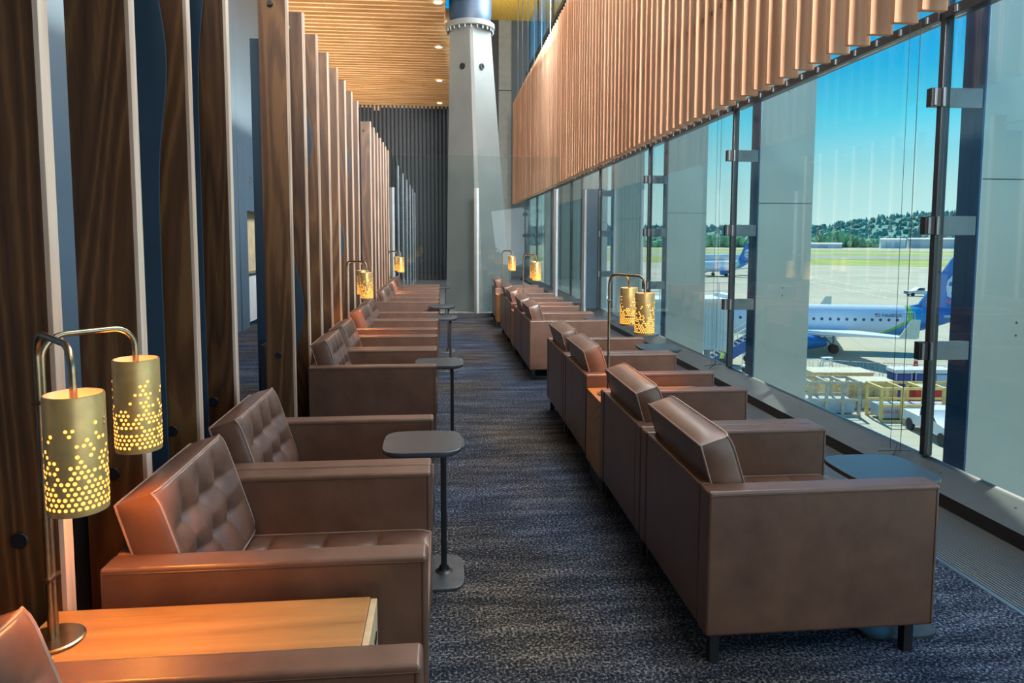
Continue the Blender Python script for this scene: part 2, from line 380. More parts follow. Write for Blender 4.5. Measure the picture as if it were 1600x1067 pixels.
# ------------------------------------------------------------------ hanging cedar screen
t = thing('hanging_wood_screen', 'long hanging screen of vertical cedar slats along the top of the windows', 'wood screen', (2.22, 0, 2.56))
slat0 = None
ys = []
y = 2.78
while y < 22.4:
    ys.append(y); y += 0.198
    if 3.6 < y < 3.75: y += 0.085
for i, y in enumerate(ys[:100]):
    if slat0 is None:
        o = slat0 = MB().box(0, 0.128, -0.018, 0.018, 0, 3.14, bev=0.003).build('slat', M_SLAT, t)
    else:
        o = slat0.copy(); COL.objects.link(o)
    o.location = (random.uniform(-0.004, 0.004), y, random.uniform(-0.004, 0.004))
MB().box(0.055, 0.085, 2.6, 22.4, 0.81, 0.85).build('rail', M_BLACK, t)
MB().box(0.055, 0.085, 2.6, 22.4, 2.86, 2.90).build('rail', M_BLACK, t)
for y in (4.0, 6.2, 8.5, 10.8, 13.0, 15.0, 16.3, 17.6, 18.9, 20.2, 21.4):
    MB().tube([(0.07, y+0.1, 2.89), (0.07, y+0.1, 6.43)], 0.012, 8).build('hanger_rod', M_CLIP, t)

# ------------------------------------------------------------------ walnut screens
def fin_poly(edge, bulges, z0, z1):
    pts = []
    n = 60
    for k in range(n+1):
        z = z0+(z1-z0)*k/n
        x = edge+sum(a*math.exp(-((z-c)/w)**2) for a, c, w in bulges)
        pts.append((min(x, -0.004), z))
    return [(-0.36, z0)]+pts+[(-0.36, z1)]
def walnut_screen(label, y0, n, dy, width, fins, caps):
    t = thing('walnut_screen', label, 'wood screen', (-0.96, y0, 0.0))
    H = 3.07
    for k in range(n):
        w = width
        bo = MB().box(-w, -0.014, 0, 0.044, 0, H, bev=0.002).build('board', M_WALNUT, t, (0, k*dy, 0))
        MB().box(-0.0135, 0, 0, 0.044, 0, H, bev=0.002).build('edge_band', M_EDGE, bo)
        MB().lathe([(0.021, -0.004), (0.019, -0.006), (0.021, 0.0)][::-1], 18, (-0.105, -0.0005, 0.735), axis='Y').build('bolt_cap', M_BLACK, bo)
        if k == 0 and caps:
            MB().lathe([(0.016, -0.03), (0.016, -0.0005)], 16, (-0.10, 0, 2.95), axis='Y').build('bolt_cap', M_BLACK, bo)
        if k > 0 and fins[k % len(fins)] is not None:
            e, bl = fins[k % len(fins)]
            MB().prism(fin_poly(e, bl, 0.0, H-0.20), -0.042, -0.030, 'XZ').build('metal_fin', M_FIN, bo)
        if k < n-1:
            MB().tube([(-0.10, 0.0445, 2.95), (-0.10, dy-0.0005 if fins[(k+1) % len(fins)] is None else dy-0.043, 2.95)], 0.018, 12).build('rod', M_CLIP, bo)
    MB().box(-0.215, -0.20, 0.0, (n-1)*dy+0.04, 0.0, 0.80).build('base_panel', M_BLACK, t)  # black panel added so the low gaps between boards read dark
    return t
walnut_screen('walnut board screen behind the armchairs nearest the camera', 0.822, 6, 0.507, 0.19,
    [None, None, None, None, (-0.11, [(0.045, 2.16, 0.28)]), (-0.12, [(0.05, 2.75, 0.35)])], False)
walnut_screen('middle walnut board screen, between the two openings', 4.66, 8, 0.538, 0.18,
    [None, (-0.12, [(0.085, 1.0, 0.33)]), (-0.13, [(0.08, 2.25, 0.33)]), (-0.13, []), (-0.13, [(0.06, 0.9, 0.3)]), (-0.13, [(0.10, 1.45, 0.3)]), (-0.13, [(0.10, 2.3, 0.3)]), (-0.13, [])], True)
walnut_screen('farthest walnut board screen, ending at the glass partition', 9.88, 7, 0.53, 0.14,
    [None, (-0.12, []), (-0.12, [(0.06, 1.4, 0.3)])], True)

# wall cupboards seen through the opening
t = thing('tall_cupboard', 'tall blue grey cupboard with a lit beige niche, seen through the walnut opening', 'cupboard', (-3.2, 11.56, 0))
MB().box(-0.2, 0.02, 0.0, 0.42, 0.0, 2.97, bev=0.004).build('side_panel', M_BLUEWALL, t)
MB().box(-0.2, 0.02, 0.43, 2.02, 1.93, 2.97, bev=0.004).build('upper_door', M_BLUEWALL, t)
MB().lathe([(0.05, 0.02), (0.06, 0.02), (0.06, 0.035), (0.05, 0.035)], 20, (0, 0.62, 2.45), axis='X', closed=True).build('ring_pull', M_CLIP, t)
MB().box(-0.2, -0.15, 0.43, 2.02, 0.90, 1.925).build('niche_back', M_NICHE, t)
MB().box(-0.2, 0.03, 0.43, 2.02, 0.86, 0.895, bev=0.004).build('counter', M_TABLE, t)
for k in range(3):
    MB().box(-0.2, 0.02, 0.44+k*0.53, 0.44+k*0.53+0.52, 0.1, 0.85, bev=0.004).build('drawer', M_WHITE, t)

# ------------------------------------------------------------------ glass partition and column
PY = 13.30
t = thing('glass_partition', 'frameless glass partition with tall slim posts closing the end of the aisle', 'glass partition', (0, PY, 0))
PX = [-0.92, 0.64, 2.14, 2.69]
for a, c in ((PX[0]+0.004, PX[1]-0.004), (PX[1]+0.004, PX[2]-0.004), (PX[2]+0.004, PX[3]-0.002)):
    MB().box(a, c, -0.007, 0.007, 0.07, 3.02, bev=0.002).build('glass_panel', M_PART, t)
for x in PX:
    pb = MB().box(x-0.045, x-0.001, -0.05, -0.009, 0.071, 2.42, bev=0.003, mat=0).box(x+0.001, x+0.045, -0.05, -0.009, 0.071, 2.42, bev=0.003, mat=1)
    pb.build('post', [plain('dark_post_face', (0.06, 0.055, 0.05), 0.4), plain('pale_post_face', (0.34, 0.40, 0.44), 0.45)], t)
MB().box(-0.93, 2.75, -0.05, 0.04, 0.001, 0.07).build('floor_rail', M_BLACK, t)
t = thing('end_panel', 'dark blue closing panel between the glass partition and the window', 'panel', (2.73, PY, 0.152))
MB().box(0.0, 0.22, -0.05, 0.05, 0, 2.27, bev=0.004).build('board', plain('dark_blue_panel', (0.018, 0.055, 0.085), 0.3), t)
MB().box(-0.012, -0.001, -0.052, 0.052, 0, 2.28).build('edge_strip', M_CLIP, t)
MB().box(0.225, 0.245, -0.052, 0.052, 0, 2.28).build('edge_strip', M_BLACK, t)

t = thing('side_glass_wall', 'receding glass wall beyond the partition, along the hall', 'glass wall', (-0.93, 13.45, 0))
for k in range(6):
    MB().box(-0.007, 0.007, k*1.85, k*1.85+1.84, 0.07, 3.02).build('glass_panel', M_PART, t)
    MB().box(-0.02, 0.02, k*1.85+1.842, k*1.85+1.848, 0.07, 3.02).build('glass_joint', M_CLIP, t)
MB().box(-0.03, 0.03, 0, 11.1, 0.001, 0.065).build('floor_rail', M_WHITE, t)

t = thing('tapered_column', 'tapered pale grey steel column behind the glass partition', 'column', (0.59, 14.75, 0))
t['kind'] = 'thing'
def colring(R, ch=0.16):
    # a square turned on its corner with its side corners chamfered
    c = R*ch
    return [(c, -R+c), (R-c, -c), (R-c, c), (c, R-c), (-c, R-c), (-R+c, c), (-R+c, -c), (-c, -R+c)]
cb = bmesh.new(); prev = None; first = None
def ccx(z): return 0.17*(1-z/5.75)
def crad(z): return 0.735-(0.735-0.445)*z/5.7
for z in (0.0, 5.70):
    ring = [cb.verts.new((x+ccx(z), y, z)) for x, y in colring(crad(z), 0.07)]
    if prev:
        for k in range(8): cb.faces.new((prev[k], prev[(k+1) % 8], ring[(k+1) % 8], ring[k]))
    else: first = ring
    prev = ring
cb.faces.new(prev); cb.faces.new(first[::-1])
m = MB(); m.join(cb); m.build('shaft', M_STEEL, t, smooth=0)
MB().lathe([(0.30, 5.70), (0.485, 5.70), (0.50, 5.715), (0.50, 5.80), (0.485, 5.815), (0.30, 5.815)], 48).build('flange_ring', M_STEEL, t)
for k in range(24):
    a = 2*PI*k/24
    MB().lathe([(0.018, 5.64), (0.018, 5.699)], 6, (0.465*math.cos(a), 0.465*math.sin(a), 0)).build('bolt', M_CLIP, t)
MB().lathe([(0.33, 5.816), (0.40, 5.82), (0.41, 5.88), (0.43, 5.98), (0.43, 6.6)], 40).build('cloth_wrap', M_CLOTH, t)
for sx in (-1, 1):
    z = 4.92; r = 0.062; Rz = crad(z)
    q = Matrix.Translation((ccx(z)+sx*Rz*0.36, -Rz*0.64+0.02, z)) @ Matrix.Rotation(sx*PI/4, 4, 'Z')
    pb = MB().lathe([(r*0.62, -0.045), (r, -0.045), (r, 0.03), (r*0.62, 0.03)], 24, axis='Y', closed=True)
    pb.lathe([(r*0.35, -0.03), (r*0.35, 0.02)], 12, axis='Y')
    bmesh.ops.transform(pb.bm, matrix=q, verts=pb.bm.verts)
    pb.build('port_ring', M_BLACK, t)

# ------------------------------------------------------------------ armchairs
AT = 0.09; ZB = 0.112; ZT = 0.633
def tuft(u, v, w, h, nu, nv):
    du = min(abs(u-k/nu) for k in range(1, nu))*w; dv = min(abs(v-k/nv) for k in range(1, nv))*h
    d = 0.0085*(math.exp(-du/0.0075)+math.exp(-dv/0.0075))+0.0085*(math.exp(-(du/0.045)**2)+math.exp(-(dv/0.045)**2))
    d += 0.016*math.exp(-(du*du+dv*dv)/0.035**2)
    e = min(u, 1-u)*w; f = min(v, 1-v)*h
    d *= 1-math.exp(-(min(e, f)/0.035)**2)
    d += 0.012*math.exp(-e/0.018)+0.012*math.exp(-f/0.018)
    return d
def cushion(corner, w, nu, nv, tnu, tnv, height, thick_bulge=0.012):
    """corner(v, s) -> (x, z): v up the face, s from the plain side (0) to the tufted face (1)"""
    mb = MB(); b = bmesh.new()
    F = [[None]*(nv+1) for _ in range(nu+1)]; Bk = [[None]*(nv+1) for _ in range(nu+1)]
    for i in range(nu+1):
        for j in range(nv+1):
            u, v = i/nu, j/nv
            f0 = Vector((corner(v, 1)[0], (u-0.5)*w, corner(v, 1)[1])); b0 = Vector((corner(v, 0)[0], (u-0.5)*w, corner(v, 0)[1]))
            n = (f0-b0).normalized()
            F[i][j] = b.verts.new(f0-n*tuft(u, v, w, height, tnu, tnv)+n*0.012)
            sag = 0.010*(1-(2*u-1)**4)*(1-(2*v-1)**4)
            Bk[i][j] = b.verts.new(b0-n*sag)
    for i in range(nu):
        for j in range(nv):
            b.faces.new((F[i][j], F[i+1][j], F[i+1][j+1], F[i][j+1])); b.faces.new((Bk[i][j], Bk[i][j+1], Bk[i+1][j+1], Bk[i+1][j]))
    loop = [(i, 0) for i in range(nu)]+[(nu, j) for j in range(nv)]+[(i, nv) for i in range(nu, 0, -1)]+[(0, j) for j in range(nv, 0, -1)]
    cen = Vector((corner(.5, .5)[0], 0, corner(.5, .5)[1]))
    rows = [[Bk[i][j] for i, j in loop]]
    for s in (0.15, 0.5, 0.85):
        row = []
        for i, j in loop:
            a, c = Bk[i][j].co, F[i][j].co
            p = a.lerp(c, s); d = p-cen; n = (c-a).normalized(); d = d-n*d.dot(n)
            out = Vector((0, 0, 0))
            if i == 0: out += Vector((0, -1, 0))
            if i == nu: out += Vector((0, 1, 0))
            if j in (0, nv):
                up = (Vector((corner(1, .5)[0], 0, corner(1, .5)[1]))-Vector((corner(0, .5)[0], 0, corner(0, .5)[1]))).normalized()
                out += up*(1 if j == nv else -1)
            k = math.sin(PI*s)
            uu = abs(2*i/nu-1); vv = abs(2*j/nv-1); soft = (1-min(uu, vv)**6)
            row.append(b.verts.new(p+out.normalized()*thick_bulge*k*soft))
        rows.append(row)
    rows.append([F[i][j] for i, j in loop])
    for a, c in zip(rows, rows[1:]):
        n = len(loop)
        for k in range(n): b.faces.new((a[k], a[(k+1) % n], c[(k+1) % n], c[k]))
    fl = [F[i][j].co.copy() for i, j in loop]; bl = [Bk[i][j].co.copy() for i, j in loop]
    mb.join(b); return mb, fl, bl
def make_chair(W, D):
    t = thing('armchair', 'brown leather armchair', 'armchair')
    for y0, sy in ((0.0, 1), (W-AT, -1)):
        a = MB().box(0, D, y0, y0+AT, ZB, ZT, bev=0.012, seg=3)
        for yy in (y0+0.004, y0+AT-0.004):
            s = -1 if yy < y0+AT/2 else 1
            a.tube([(0.006, yy+s*0.0035, ZT-0.016), (D-0.006, yy+s*0.0035, ZT-0.016)], 0.0026, 6, mat=1)
            a.tube([(D-0.014, yy+s*0.0035, ZT-0.016), (D-0.014, yy+s*0.0035, ZB+0.01)], 0.0026, 6, mat=1)
        a.build('arm', [M_LEATHER, M_SEAM], t)
    MB().box(0.002, 0.088, AT+0.001, W-AT-0.001, ZB, ZT-0.001, bev=0.012, seg=3).build('back_panel', M_LEATHER, t)
    MB().box(0.09, D-0.02, AT+0.001, W-AT-0.001, ZB, 0.275, bev=0.008).build('base_frame', M_LEATHER, t)
    iw = W-2*AT-0.006
    # seat cushion
    mb, fl, bl = cushion(lambda v, s: (0.092+(D-0.004-0.092)*v, 0.277+0.138*s), iw, 56, 64, 4, 4, D-0.1, 0.006)
    sc = mb.build('seat_cushion', M_LEATHER, t, (0, W/2, 0), smooth=50)
    MB().tube([p+Vector((0, 0, 0.001)) for p in fl][::2], 0.0042, 6, closed=True).build('piping', M_PIPING, sc)
    # back cushion
    B0, B1, F0, F1 = (0.098, 0.45), (0.004, 0.765), (0.225, 0.445), (0.112, 0.800)
    def cor(v, s):
        bx = B0[0]+(B1[0]-B0[0])*v; bz = B0[1]+(B1[1]-B0[1])*v; fx = F0[0]+(F1[0]-F0[0])*v; fz = F0[1]+(F1[1]-F0[1])*v
        return (bx+(fx-bx)*s, bz+(fz-bz)*s)
    mb, fl, bl = cushion(cor, iw-0.01, 64, 40, 4, 3, 0.37, 0.014)
    bc = mb.build('back_cushion', M_LEATHER, t, (0, W/2, 0), smooth=50)
    for lp in (fl, bl):
        MB().tube([p.copy() for p in lp][::2], 0.0042, 6, closed=True).build('piping', M_PIPING, bc)
    for x in (0.045, D-0.075):
        for y in (0.045, W-0.045):
            MB().box(x-0.018, x+0.018, y-0.018, y+0.018, 0.0, ZB-0.001, bev=0.003).build('leg', M_BLACK, t)
    return t
M_SEAM = plain('dark_seam', (0.055, 0.026, 0.016), 0.5)
W1, D1 = 0.782, 0.855; W2, D2 = 0.835, 0.85
LX, RX = -0.90, 0.905
proto = None
left_rows = [(0.685, 'brown leather armchair nearest the camera, cut off beside the oak lamp table'),
    (1.872, 'brown leather armchair with the big tufted cushion, just beyond the nearest oak lamp table'),
    (2.658, 'brown leather armchair with the nearest small slate table over its seat'),
    (4.762, 'brown leather armchair by the walnut screens, first after the near opening'),
    (5.548, 'brown leather armchair by the middle walnut screen, just before the middle lamp table'),
    (6.742, 'brown leather armchair lit orange, just beyond the middle lamp by the walnut screen'),
    (7.528, 'brown leather armchair by the walnut screens, last before the far opening'),
    (9.58, 'brown leather armchair by the far walnut screen, first after the far opening'),
    (10.366, 'brown leather armchair by the far walnut screen, just before the farthest lamp'),
    (11.555, 'brown leather armchair by the far walnut screen, just beyond the farthest lamp'),
    (12.341, 'brown leather armchair by the walnut screens, standing against the glass partition')]
for i, (y, lab) in enumerate(left_rows):
    if proto is None:
        proto = make_chair(W1, D1); proto.location = (LX, y, 0); proto['label'] = lab; proto['group'] = 'armchairs along the walnut screens'
    else: dup(proto, (LX, y, 0), lab)
proto2 = None
right_rows = [(2.27, 'brown leather armchair facing the window, nearest the camera with its whole side showing'),
    (3.11, 'brown leather armchair facing the window, second from the camera, before the nearest window lamp'),
    (4.36, 'brown leather armchair facing the window, just beyond the nearest window lamp'),
    (5.20, 'brown leather armchair facing the window, last before the gap in the row'),
    (7.255, 'brown leather armchair facing the window, first beyond the gap, its side panel showing'),
    (8.095, 'brown leather armchair facing the window, just before the second window lamp'),
    (9.34, 'brown leather armchair facing the window, just beyond the second window lamp'),
    (10.18, 'brown leather armchair facing the window, last of the second set'),
    (12.06, 'lone brown leather armchair facing the window beside the glass partition')]
for i, (y, lab) in enumerate(right_rows):
    if proto2 is None:
        proto2 = make_chair(W2, D2); proto2.location = (RX, y, 0); proto2['label'] = lab; proto2['group'] = 'armchairs facing the windows'
    else: dup(proto2, (RX, y, 0), lab)

# ------------------------------------------------------------------ oak lamp tables between the chairs
def make_oak(W, D):
    t = thing('lamp_table', 'oak lamp table', 'side table')
    MB().box(0, D, 0, W, 0.095, 0.525, bev=0.002).build('body', M_OAK, t)
    MB().box(0, D, 0, W, 0.526, 0.548, bev=0.002).build('top', M_OAK, t)
    d = MB().box(D+0.001, D+0.018, 0.004, W-0.004, 0.10, 0.545, bev=0.002).build('drawer_front', plain('pale_oak_front', (0.58, 0.42, 0.24), 0.45, var=0.08, scale=30), t)
    MB().box(D+0.0185, D+0.021, W-0.09, W-0.05, 0.46, 0.48, bev=0.0008).build('finger_pull', M_BLACK, d)
    MB().box(0.02, D-0.03, 0.012, W-0.012, 0, 0.094).build('plinth', plain('teal_black_plinth', (0.02, 0.04, 0.05), 0.5), t)
    return t
OT = make_oak(0.352, 0.79); OT.location = (-0.985, 1.477, 0); OT['label'] = 'oak lamp table nearest the camera, glowing orange under its brass lamp'; OT['group'] = 'oak lamp tables by the walnut screens'
dup(OT, (-0.985, 6.348, 0), 'oak lamp table between armchairs by the middle walnut screen')
dup(OT, (-0.95, 11.163, 0), 'oak lamp table between armchairs by the farthest walnut screen')
OT2 = make_oak(0.40, 0.69); OT2.location = (0.91, 3.952, 0); OT2['label'] = 'oak lamp table under the nearest window lamp'; OT2['group'] = 'oak lamp tables in the window row'
dup(OT2, (0.91, 8.936, 0), 'oak lamp table under the second window lamp')
dup(OT2, (0.90, 11.652, 0), 'pale oak lamp table with a dark plinth, beside the lone far armchair')

# ------------------------------------------------------------------ lamps
def arc(c, r, a0, a1, n, dirv):
    return [(c[0]+dirv[0]*r*math.cos(a0+(a1-a0)*k/n), c[1]+dirv[1]*r*math.cos(a0+(a1-a0)*k/n), c[2]+r*math.sin(a0+(a1-a0)*k/n)) for k in range(n+1)]
SH, SR = 0.236, 0.055
def shade_mesh():
    mb = MB()
    mb.lathe([(SR-0.0005, 0.0), (SR, 0.004), (SR, SH-0.004), (SR-0.0015, SH), (SR-0.004, SH), (SR-0.0045, SH-0.004), (SR-0.0045, 0.004), (SR-0.004, 0.0)], 48, closed=True)
    for f in mb.bm.faces:
        c = f.calc_center_median()
        if math.hypot(c.x, c.y) < SR-0.0042: f.material_index = 1
    # punched holes, glowing, thinning out upwards
    b = bmesh.new(); rnd = random.Random(3)
    ncol = 29; rowh = 0.0104
    for r in range(17):
        z = 0.016+r*rowh; fall = max(0.0, (r-2.0)/14.0)
        for k in range(ncol):
            a = 2*PI*(k+0.5*(r % 2))/ncol
            wave = 0.30*math.sin(a*3+1.0)+0.18*math.sin(a*7)
            if rnd.random() < 0.05+fall**1.2*0.9+wave*(0.10+fall*0.5): continue
            rad = 0.0037*rnd.uniform(0.9, 1.08)
            n = Vector((math.cos(a), math.sin(a), 0)); tg = Vector((-math.sin(a), math.cos(a), 0)); c = n*(SR+0.0003)+Vector((0, 0, z))
            b.faces.new([b.verts.new(c+tg*rad*math.cos(2*PI*q/10)+Vector((0, 0, rad*math.sin(2*PI*q/10)))) for q in range(10)])
    mb.join(b, 2)
    return mb
SHADE = None
def make_lamp(a1, a2, runs=(0.29, 0.217)):
    t = thing('table_lamp', 'brass lamp', 'lamp')
    MB().lathe([(0.064, 0), (0.066, 0.002), (0.066, 0.006), (0.062, 0.009)], 40).build('base', M_BRASSD, t)
    TOP = 0.735; r = 0.055
    shades = []
    for i, a in enumerate((a1, a2)):
        d = (math.cos(a), math.sin(a)); run = runs[i]
        ox, oy = (0.0, -0.0095) if i == 0 else (0.0, 0.0095)
        top = TOP-0.012*i
        path = [(ox, oy, 0.009), (ox, oy, top-r)]
        c = (ox+d[0]*r, oy+d[1]*r, top-r)
        path += arc(c, r, PI, PI/2, 8, d)[1:]
        c2 = (ox+d[0]*(run-r), oy+d[1]*(run-r), top-r)
        path += arc(c2, r, PI/2, 0, 8, d)
        ex, ey = ox+d[0]*run, oy+d[1]*run
        path += [(ex, ey, 0.60)]
        st = MB().tube(path, 0.0072, 12).build('stem', M_BRASSD, t)
        shade = bpy.data.objects.new('shade', SHADE); COL.objects.link(shade); shade.parent = t; shade.location = (ex, ey, 0.405); shade.rotation_euler = (0, 0, i*2.1)
        MB().tube([(-SR+0.006, 0, 0.20), (SR-0.006, 0, 0.20)], 0.003, 6).lathe([(0.016, 0.14), (0.018, 0.145), (0.018, 0.20), (0.008, 0.206)], 16).build('socket', M_BRASSD, shade)
        for zz in (0.175, 0.186):
            MB().lathe([(0.0032, SR-0.001), (0.0032, SR+0.0012), (0.002, SR+0.0022)], 10, (0, 0, zz), axis='X').build('screw', M_BRASS, shade)
        li = bpy.data.lights.new('lamp_bulb', 'POINT'); li.color = (1.0, 0.34, 0.05); li.energy = LAMP_W; li.shadow_soft_size = 0.022
        lo = bpy.data.objects.new('lamp_bulb', li); COL.objects.link(lo); lo.parent = shade; lo.location = (0, 0, 0.05)
    for z in (0.155, 0.575):
        MB().box(-0.011, 0.011, -0.024, 0.024, z-0.005, z+0.005, bev=0.002).build('clip', M_BRASSD, t)
    return t
LAMP_W = 8.5
_s = shade_mesh().build('shade', [M_BRASS, M_SHADEIN, M_GLOW], None)
SHADE = _s.data; bpy.data.objects.remove(_s)
R = math.radians
lp = make_lamp(R(-50), R(51.5)); lp.location = (-0.918, 1.69, 0.5485); lp['label'] = 'two shade perforated brass lamp nearest the camera, on the orange lit oak table'; lp['group'] = 'perforated brass lamps'
lamps = [((-0.87, 6.55, 0.5485), 'two shade perforated brass lamp in front of the middle walnut screen', R(4)), ((-0.85, 11.35, 0.5485), 'perforated brass lamp in front of the farthest walnut screen', R(4)),
    ((1.00, 4.15, 0.5485), 'two shade perforated brass lamp nearest the camera in the window row', R(-10)), ((1.05, 9.13, 0.5485), 'two shade perforated brass lamp second in the window row', R(-10)),
    ((1.01, 11.85, 0.5485), 'perforated brass lamp on the pale oak table near the glass partition', R(-10))]
for loc, lab, rz in lamps: dup(lp, loc, lab, rz)

# ------------------------------------------------------------------ small slate pull-up tables
def superell(cx, a, b_, n=4.2, k=40):
    return [(cx+a*math.copysign(abs(math.cos(2*PI*i/k))**(2/n), math.cos(2*PI*i/k)), b_*math.copysign(abs(math.sin(2*PI*i/k))**(2/n), math.sin(2*PI*i/k))) for i in range(k)]
def make_pull():
    t = thing('pull_up_table', 'slate pull up table', 'small table')
    MB().prism(superell(-0.09, 0.172, 0.172), 0.59, 0.608, bev=0.004).prism(superell(-0.09, 0.155, 0.155), 0.580, 0.5895).build('table_top', M_TABLE, t)
    MB().box(-0.013, 0.013, -0.022, 0.022, 0.016, 0.579, bev=0.005).lathe([(0.040, 0.0145), (0.026, 0.022), (0.018, 0.045)], 20).build('post', M_BLACK, t)
    MB().prism(superell(-0.065, 0.155, 0.165, 5), 0.0, 0.014, bev=0.004).build('base', M_TABLE, t)
    return t
pt = make_pull(); pt.location = (0.0, 3.055, 0); pt['label'] = 'small slate topped table nearest the camera in the aisle, pulled over an armchair seat'; pt['group'] = 'small slate tables in the aisle'
for loc, lab in (((0.065, 5.05, 0), 'small slate topped table in the aisle, second from the camera'), ((0.085, 7.93, 0), 'small slate topped table in the aisle, third from the camera'),
                 ((0.075, 9.25, 0), 'small slate topped table in the aisle, fourth from the camera'), ((0.055, 12.75, 0), 'small slate topped table in the aisle, closest to the glass partition')):
    dup(pt, loc, lab)
for loc, lab in (((1.79, 2.535, 0), 'small slate topped table at the window, in front of the nearest armchair'), ((1.86, 5.60, 0), 'small slate topped table at the window, in front of the armchair before the gap'),
                 ((1.84, 7.68, 0), 'small slate topped table at the window, in front of the first armchair beyond the gap'), ((1.87, 9.77, 0), 'small slate topped table at the window, farthest from the camera')):
    dup(pt, loc, lab, group='small slate tables at the windows')

# ------------------------------------------------------------------ OUTSIDE: airfield
GZ = -10.0
M_APRON = None
def apron():
    m, nt, b = mat_base('apron_concrete')
    tc = N(nt, 'ShaderNodeTexCoord')
    n1 = N(nt, 'ShaderNodeTexNoise', Scale=0.06, Detail=6.0); L(nt, tc.outputs['Object'], n1.inputs['Vector'])
    r = ramp(nt, n1.outputs['Fac'], [(0.3, (0.42, 0.38, 0.28)), (0.7, (0.55, 0.50, 0.38))])
    mp = N(nt, 'ShaderNodeMapping'); mp.inputs['Rotation'].default_value = (0, 0, 0.35); L(nt, tc.outputs['Object'], mp.inputs['Vector'])
    bk = N(nt, 'ShaderNodeTexBrick'); bk.offset = 0; bk.inputs['Scale'].default_value = 0.14; bk.inputs['Mortar Size'].default_value = 0.006
    bk.inputs['Color1'].default_value = (1, 1, 1, 1); bk.inputs['Color2'].default_value = (0.96, 0.96, 0.96, 1); bk.inputs['Mortar'].default_value = (0.72, 0.72, 0.72, 1)
    L(nt, mp.outputs[0], bk.inputs['Vector'])
    mx = N(nt, 'ShaderNodeMix', data_type='RGBA', blend_type='MULTIPLY'); mx.inputs[0].default_value = 1
    L(nt, r.outputs['Color'], mx.inputs[6]); L(nt, bk.outputs['Color'], mx.inputs[7]); L(nt, mx.outputs[2], b.inputs['Base Color'])
    b.inputs['Roughness'].default_value = 0.85
    return m
struct(MB().box(-1500, 3200, -300, 4000, GZ-1, GZ).build('ground', apron()))
# field strips run square to this sight direction
FD = Vector((0.50, 0.866, 0)); FR = Vector((0.866, -0.50, 0))
def strip(name, d0, d1, mat, h, l0=-900, l1=1400, kind='structure', lab=None):
    q = [FD*d0+FR*l0, FD*d1+FR*l0, FD*d1+FR*l1, FD*d0+FR*l1]
    o = MB().prism([(p.x, p.y) for p in q], GZ-0.5, GZ+h).build(name, mat); o['kind'] = kind
    if lab: tag(o, lab, 'grass')
    return o
def grassmat(): return plain('mown_grass', (0.34, 0.38, 0.085), 0.9, var=0.3, scale=0.05)
MG = grassmat()
strip('grass', 335, 455, MG, 0.05, kind='stuff', lab='yellow green grass strip on the near side of the runway')
strip('runway', 455, 520, plain('runway_asphalt', (0.33, 0.34, 0.33), 0.9), 0.06)
strip('grass', 520, 760, MG, 0.07, kind='stuff', lab='yellow green grass strip on the far side of the runway')
strip('taxiway_road', 600, 640, plain('pale_taxiway', (0.42, 0.42, 0.38), 0.9), 0.09)
# dashed white lane lines on the apron
for (a, c, nm) in (((112, 210), (95, 135), 'farther'), ((104, 211), (86, 128), 'nearer')):
    b = MB(); A = Vector((*a, 0)); C = Vector((*c, 0)); n = 30; d = (C-A).normalized(); s = Vector((-d.y, d.x, 0))
    for k in range(n):
        p = A.lerp(C, k/n); q = A.lerp(C, (k+0.62)/n)
        b.prism([((p+s*0.25).x, (p+s*0.25).y), ((q+s*0.25).x, (q+s*0.25).y), ((q-s*0.25).x, (q-s*0.25).y), ((p-s*0.25).x, (p-s*0.25).y)], GZ, GZ+0.02)
    o = b.build('road_markings', M_WHITE); struct(o)

# wooded hills
prof = [(-300, 22), (427, 29), (628, 30), (790, 28), (865, 33), (925, 41), (970, 48), (1046, 58), (1154, 66), (1400, 80), (2200, 70)]
def hz(x):
    for (a, za), (c, zc) in zip(prof, prof[1:]):
        if a <= x <= c: return za+(zc-za)*(x-a)/(c-a)
    return 30
def hill(u, v):
    x = -300+2500*u; s = math.sin(min(1, v*1.25)*PI/2)
    z = GZ+(hz(x)-9-GZ)*s*s + 3.5*noise.noise(Vector((x*0.02, v*9, 1)))*s
    return Vector((x, 1010+v*620, z))
M_FOREST = plain('forest_green', (0.13, 0.30, 0.24), 0.9, var=0.35, scale=0.04)  # distance haze is put into this paler, bluer green
struct(MB().grid(hill, 120, 14).build('hills', M_FOREST))
def blobs(name, spots, mat, lab):
    b = bmesh.new(); rnd = random.Random(5)
    for x, y, z, r, h, conif in spots:
        if conif: bmesh.ops.create_cone(b, cap_ends=True, segments=7, radius1=r, radius2=0.0, depth=h, matrix=Matrix.Translation((x, y, z+h/2)))
        else:
            bmesh.ops.create_icosphere(b, subdivisions=1, radius=1.0, matrix=Matrix.Translation((x, y, z+h*0.5)) @ Matrix.Diagonal((r*rnd.uniform(.8, 1.2), r*rnd.uniform(.8, 1.2), h*0.55, 1)) @ Matrix.Rotation(rnd.random()*3, 4, (rnd.random(), 1, .3)))
    m = MB(); m.join(b); o = m.build(name, mat, smooth=0); return tag(o, lab, 'trees', kind='stuff')
rnd = random.Random(11); sp = []
for _ in range(2600):
    u = rnd.uniform(0.12, 0.85); v = rnd.uniform(0.0, 0.95); p = hill(u, v); con = rnd.random() < 0.6
    sp.append((p.x, p.y, p.z-2, rnd.uniform(4, 7), rnd.uniform(9, 17) if con else rnd.uniform(8, 13), con))
blobs('forest', sp, M_FOREST, 'dark green wooded ridge along the horizon beyond the airfield')
sp = []
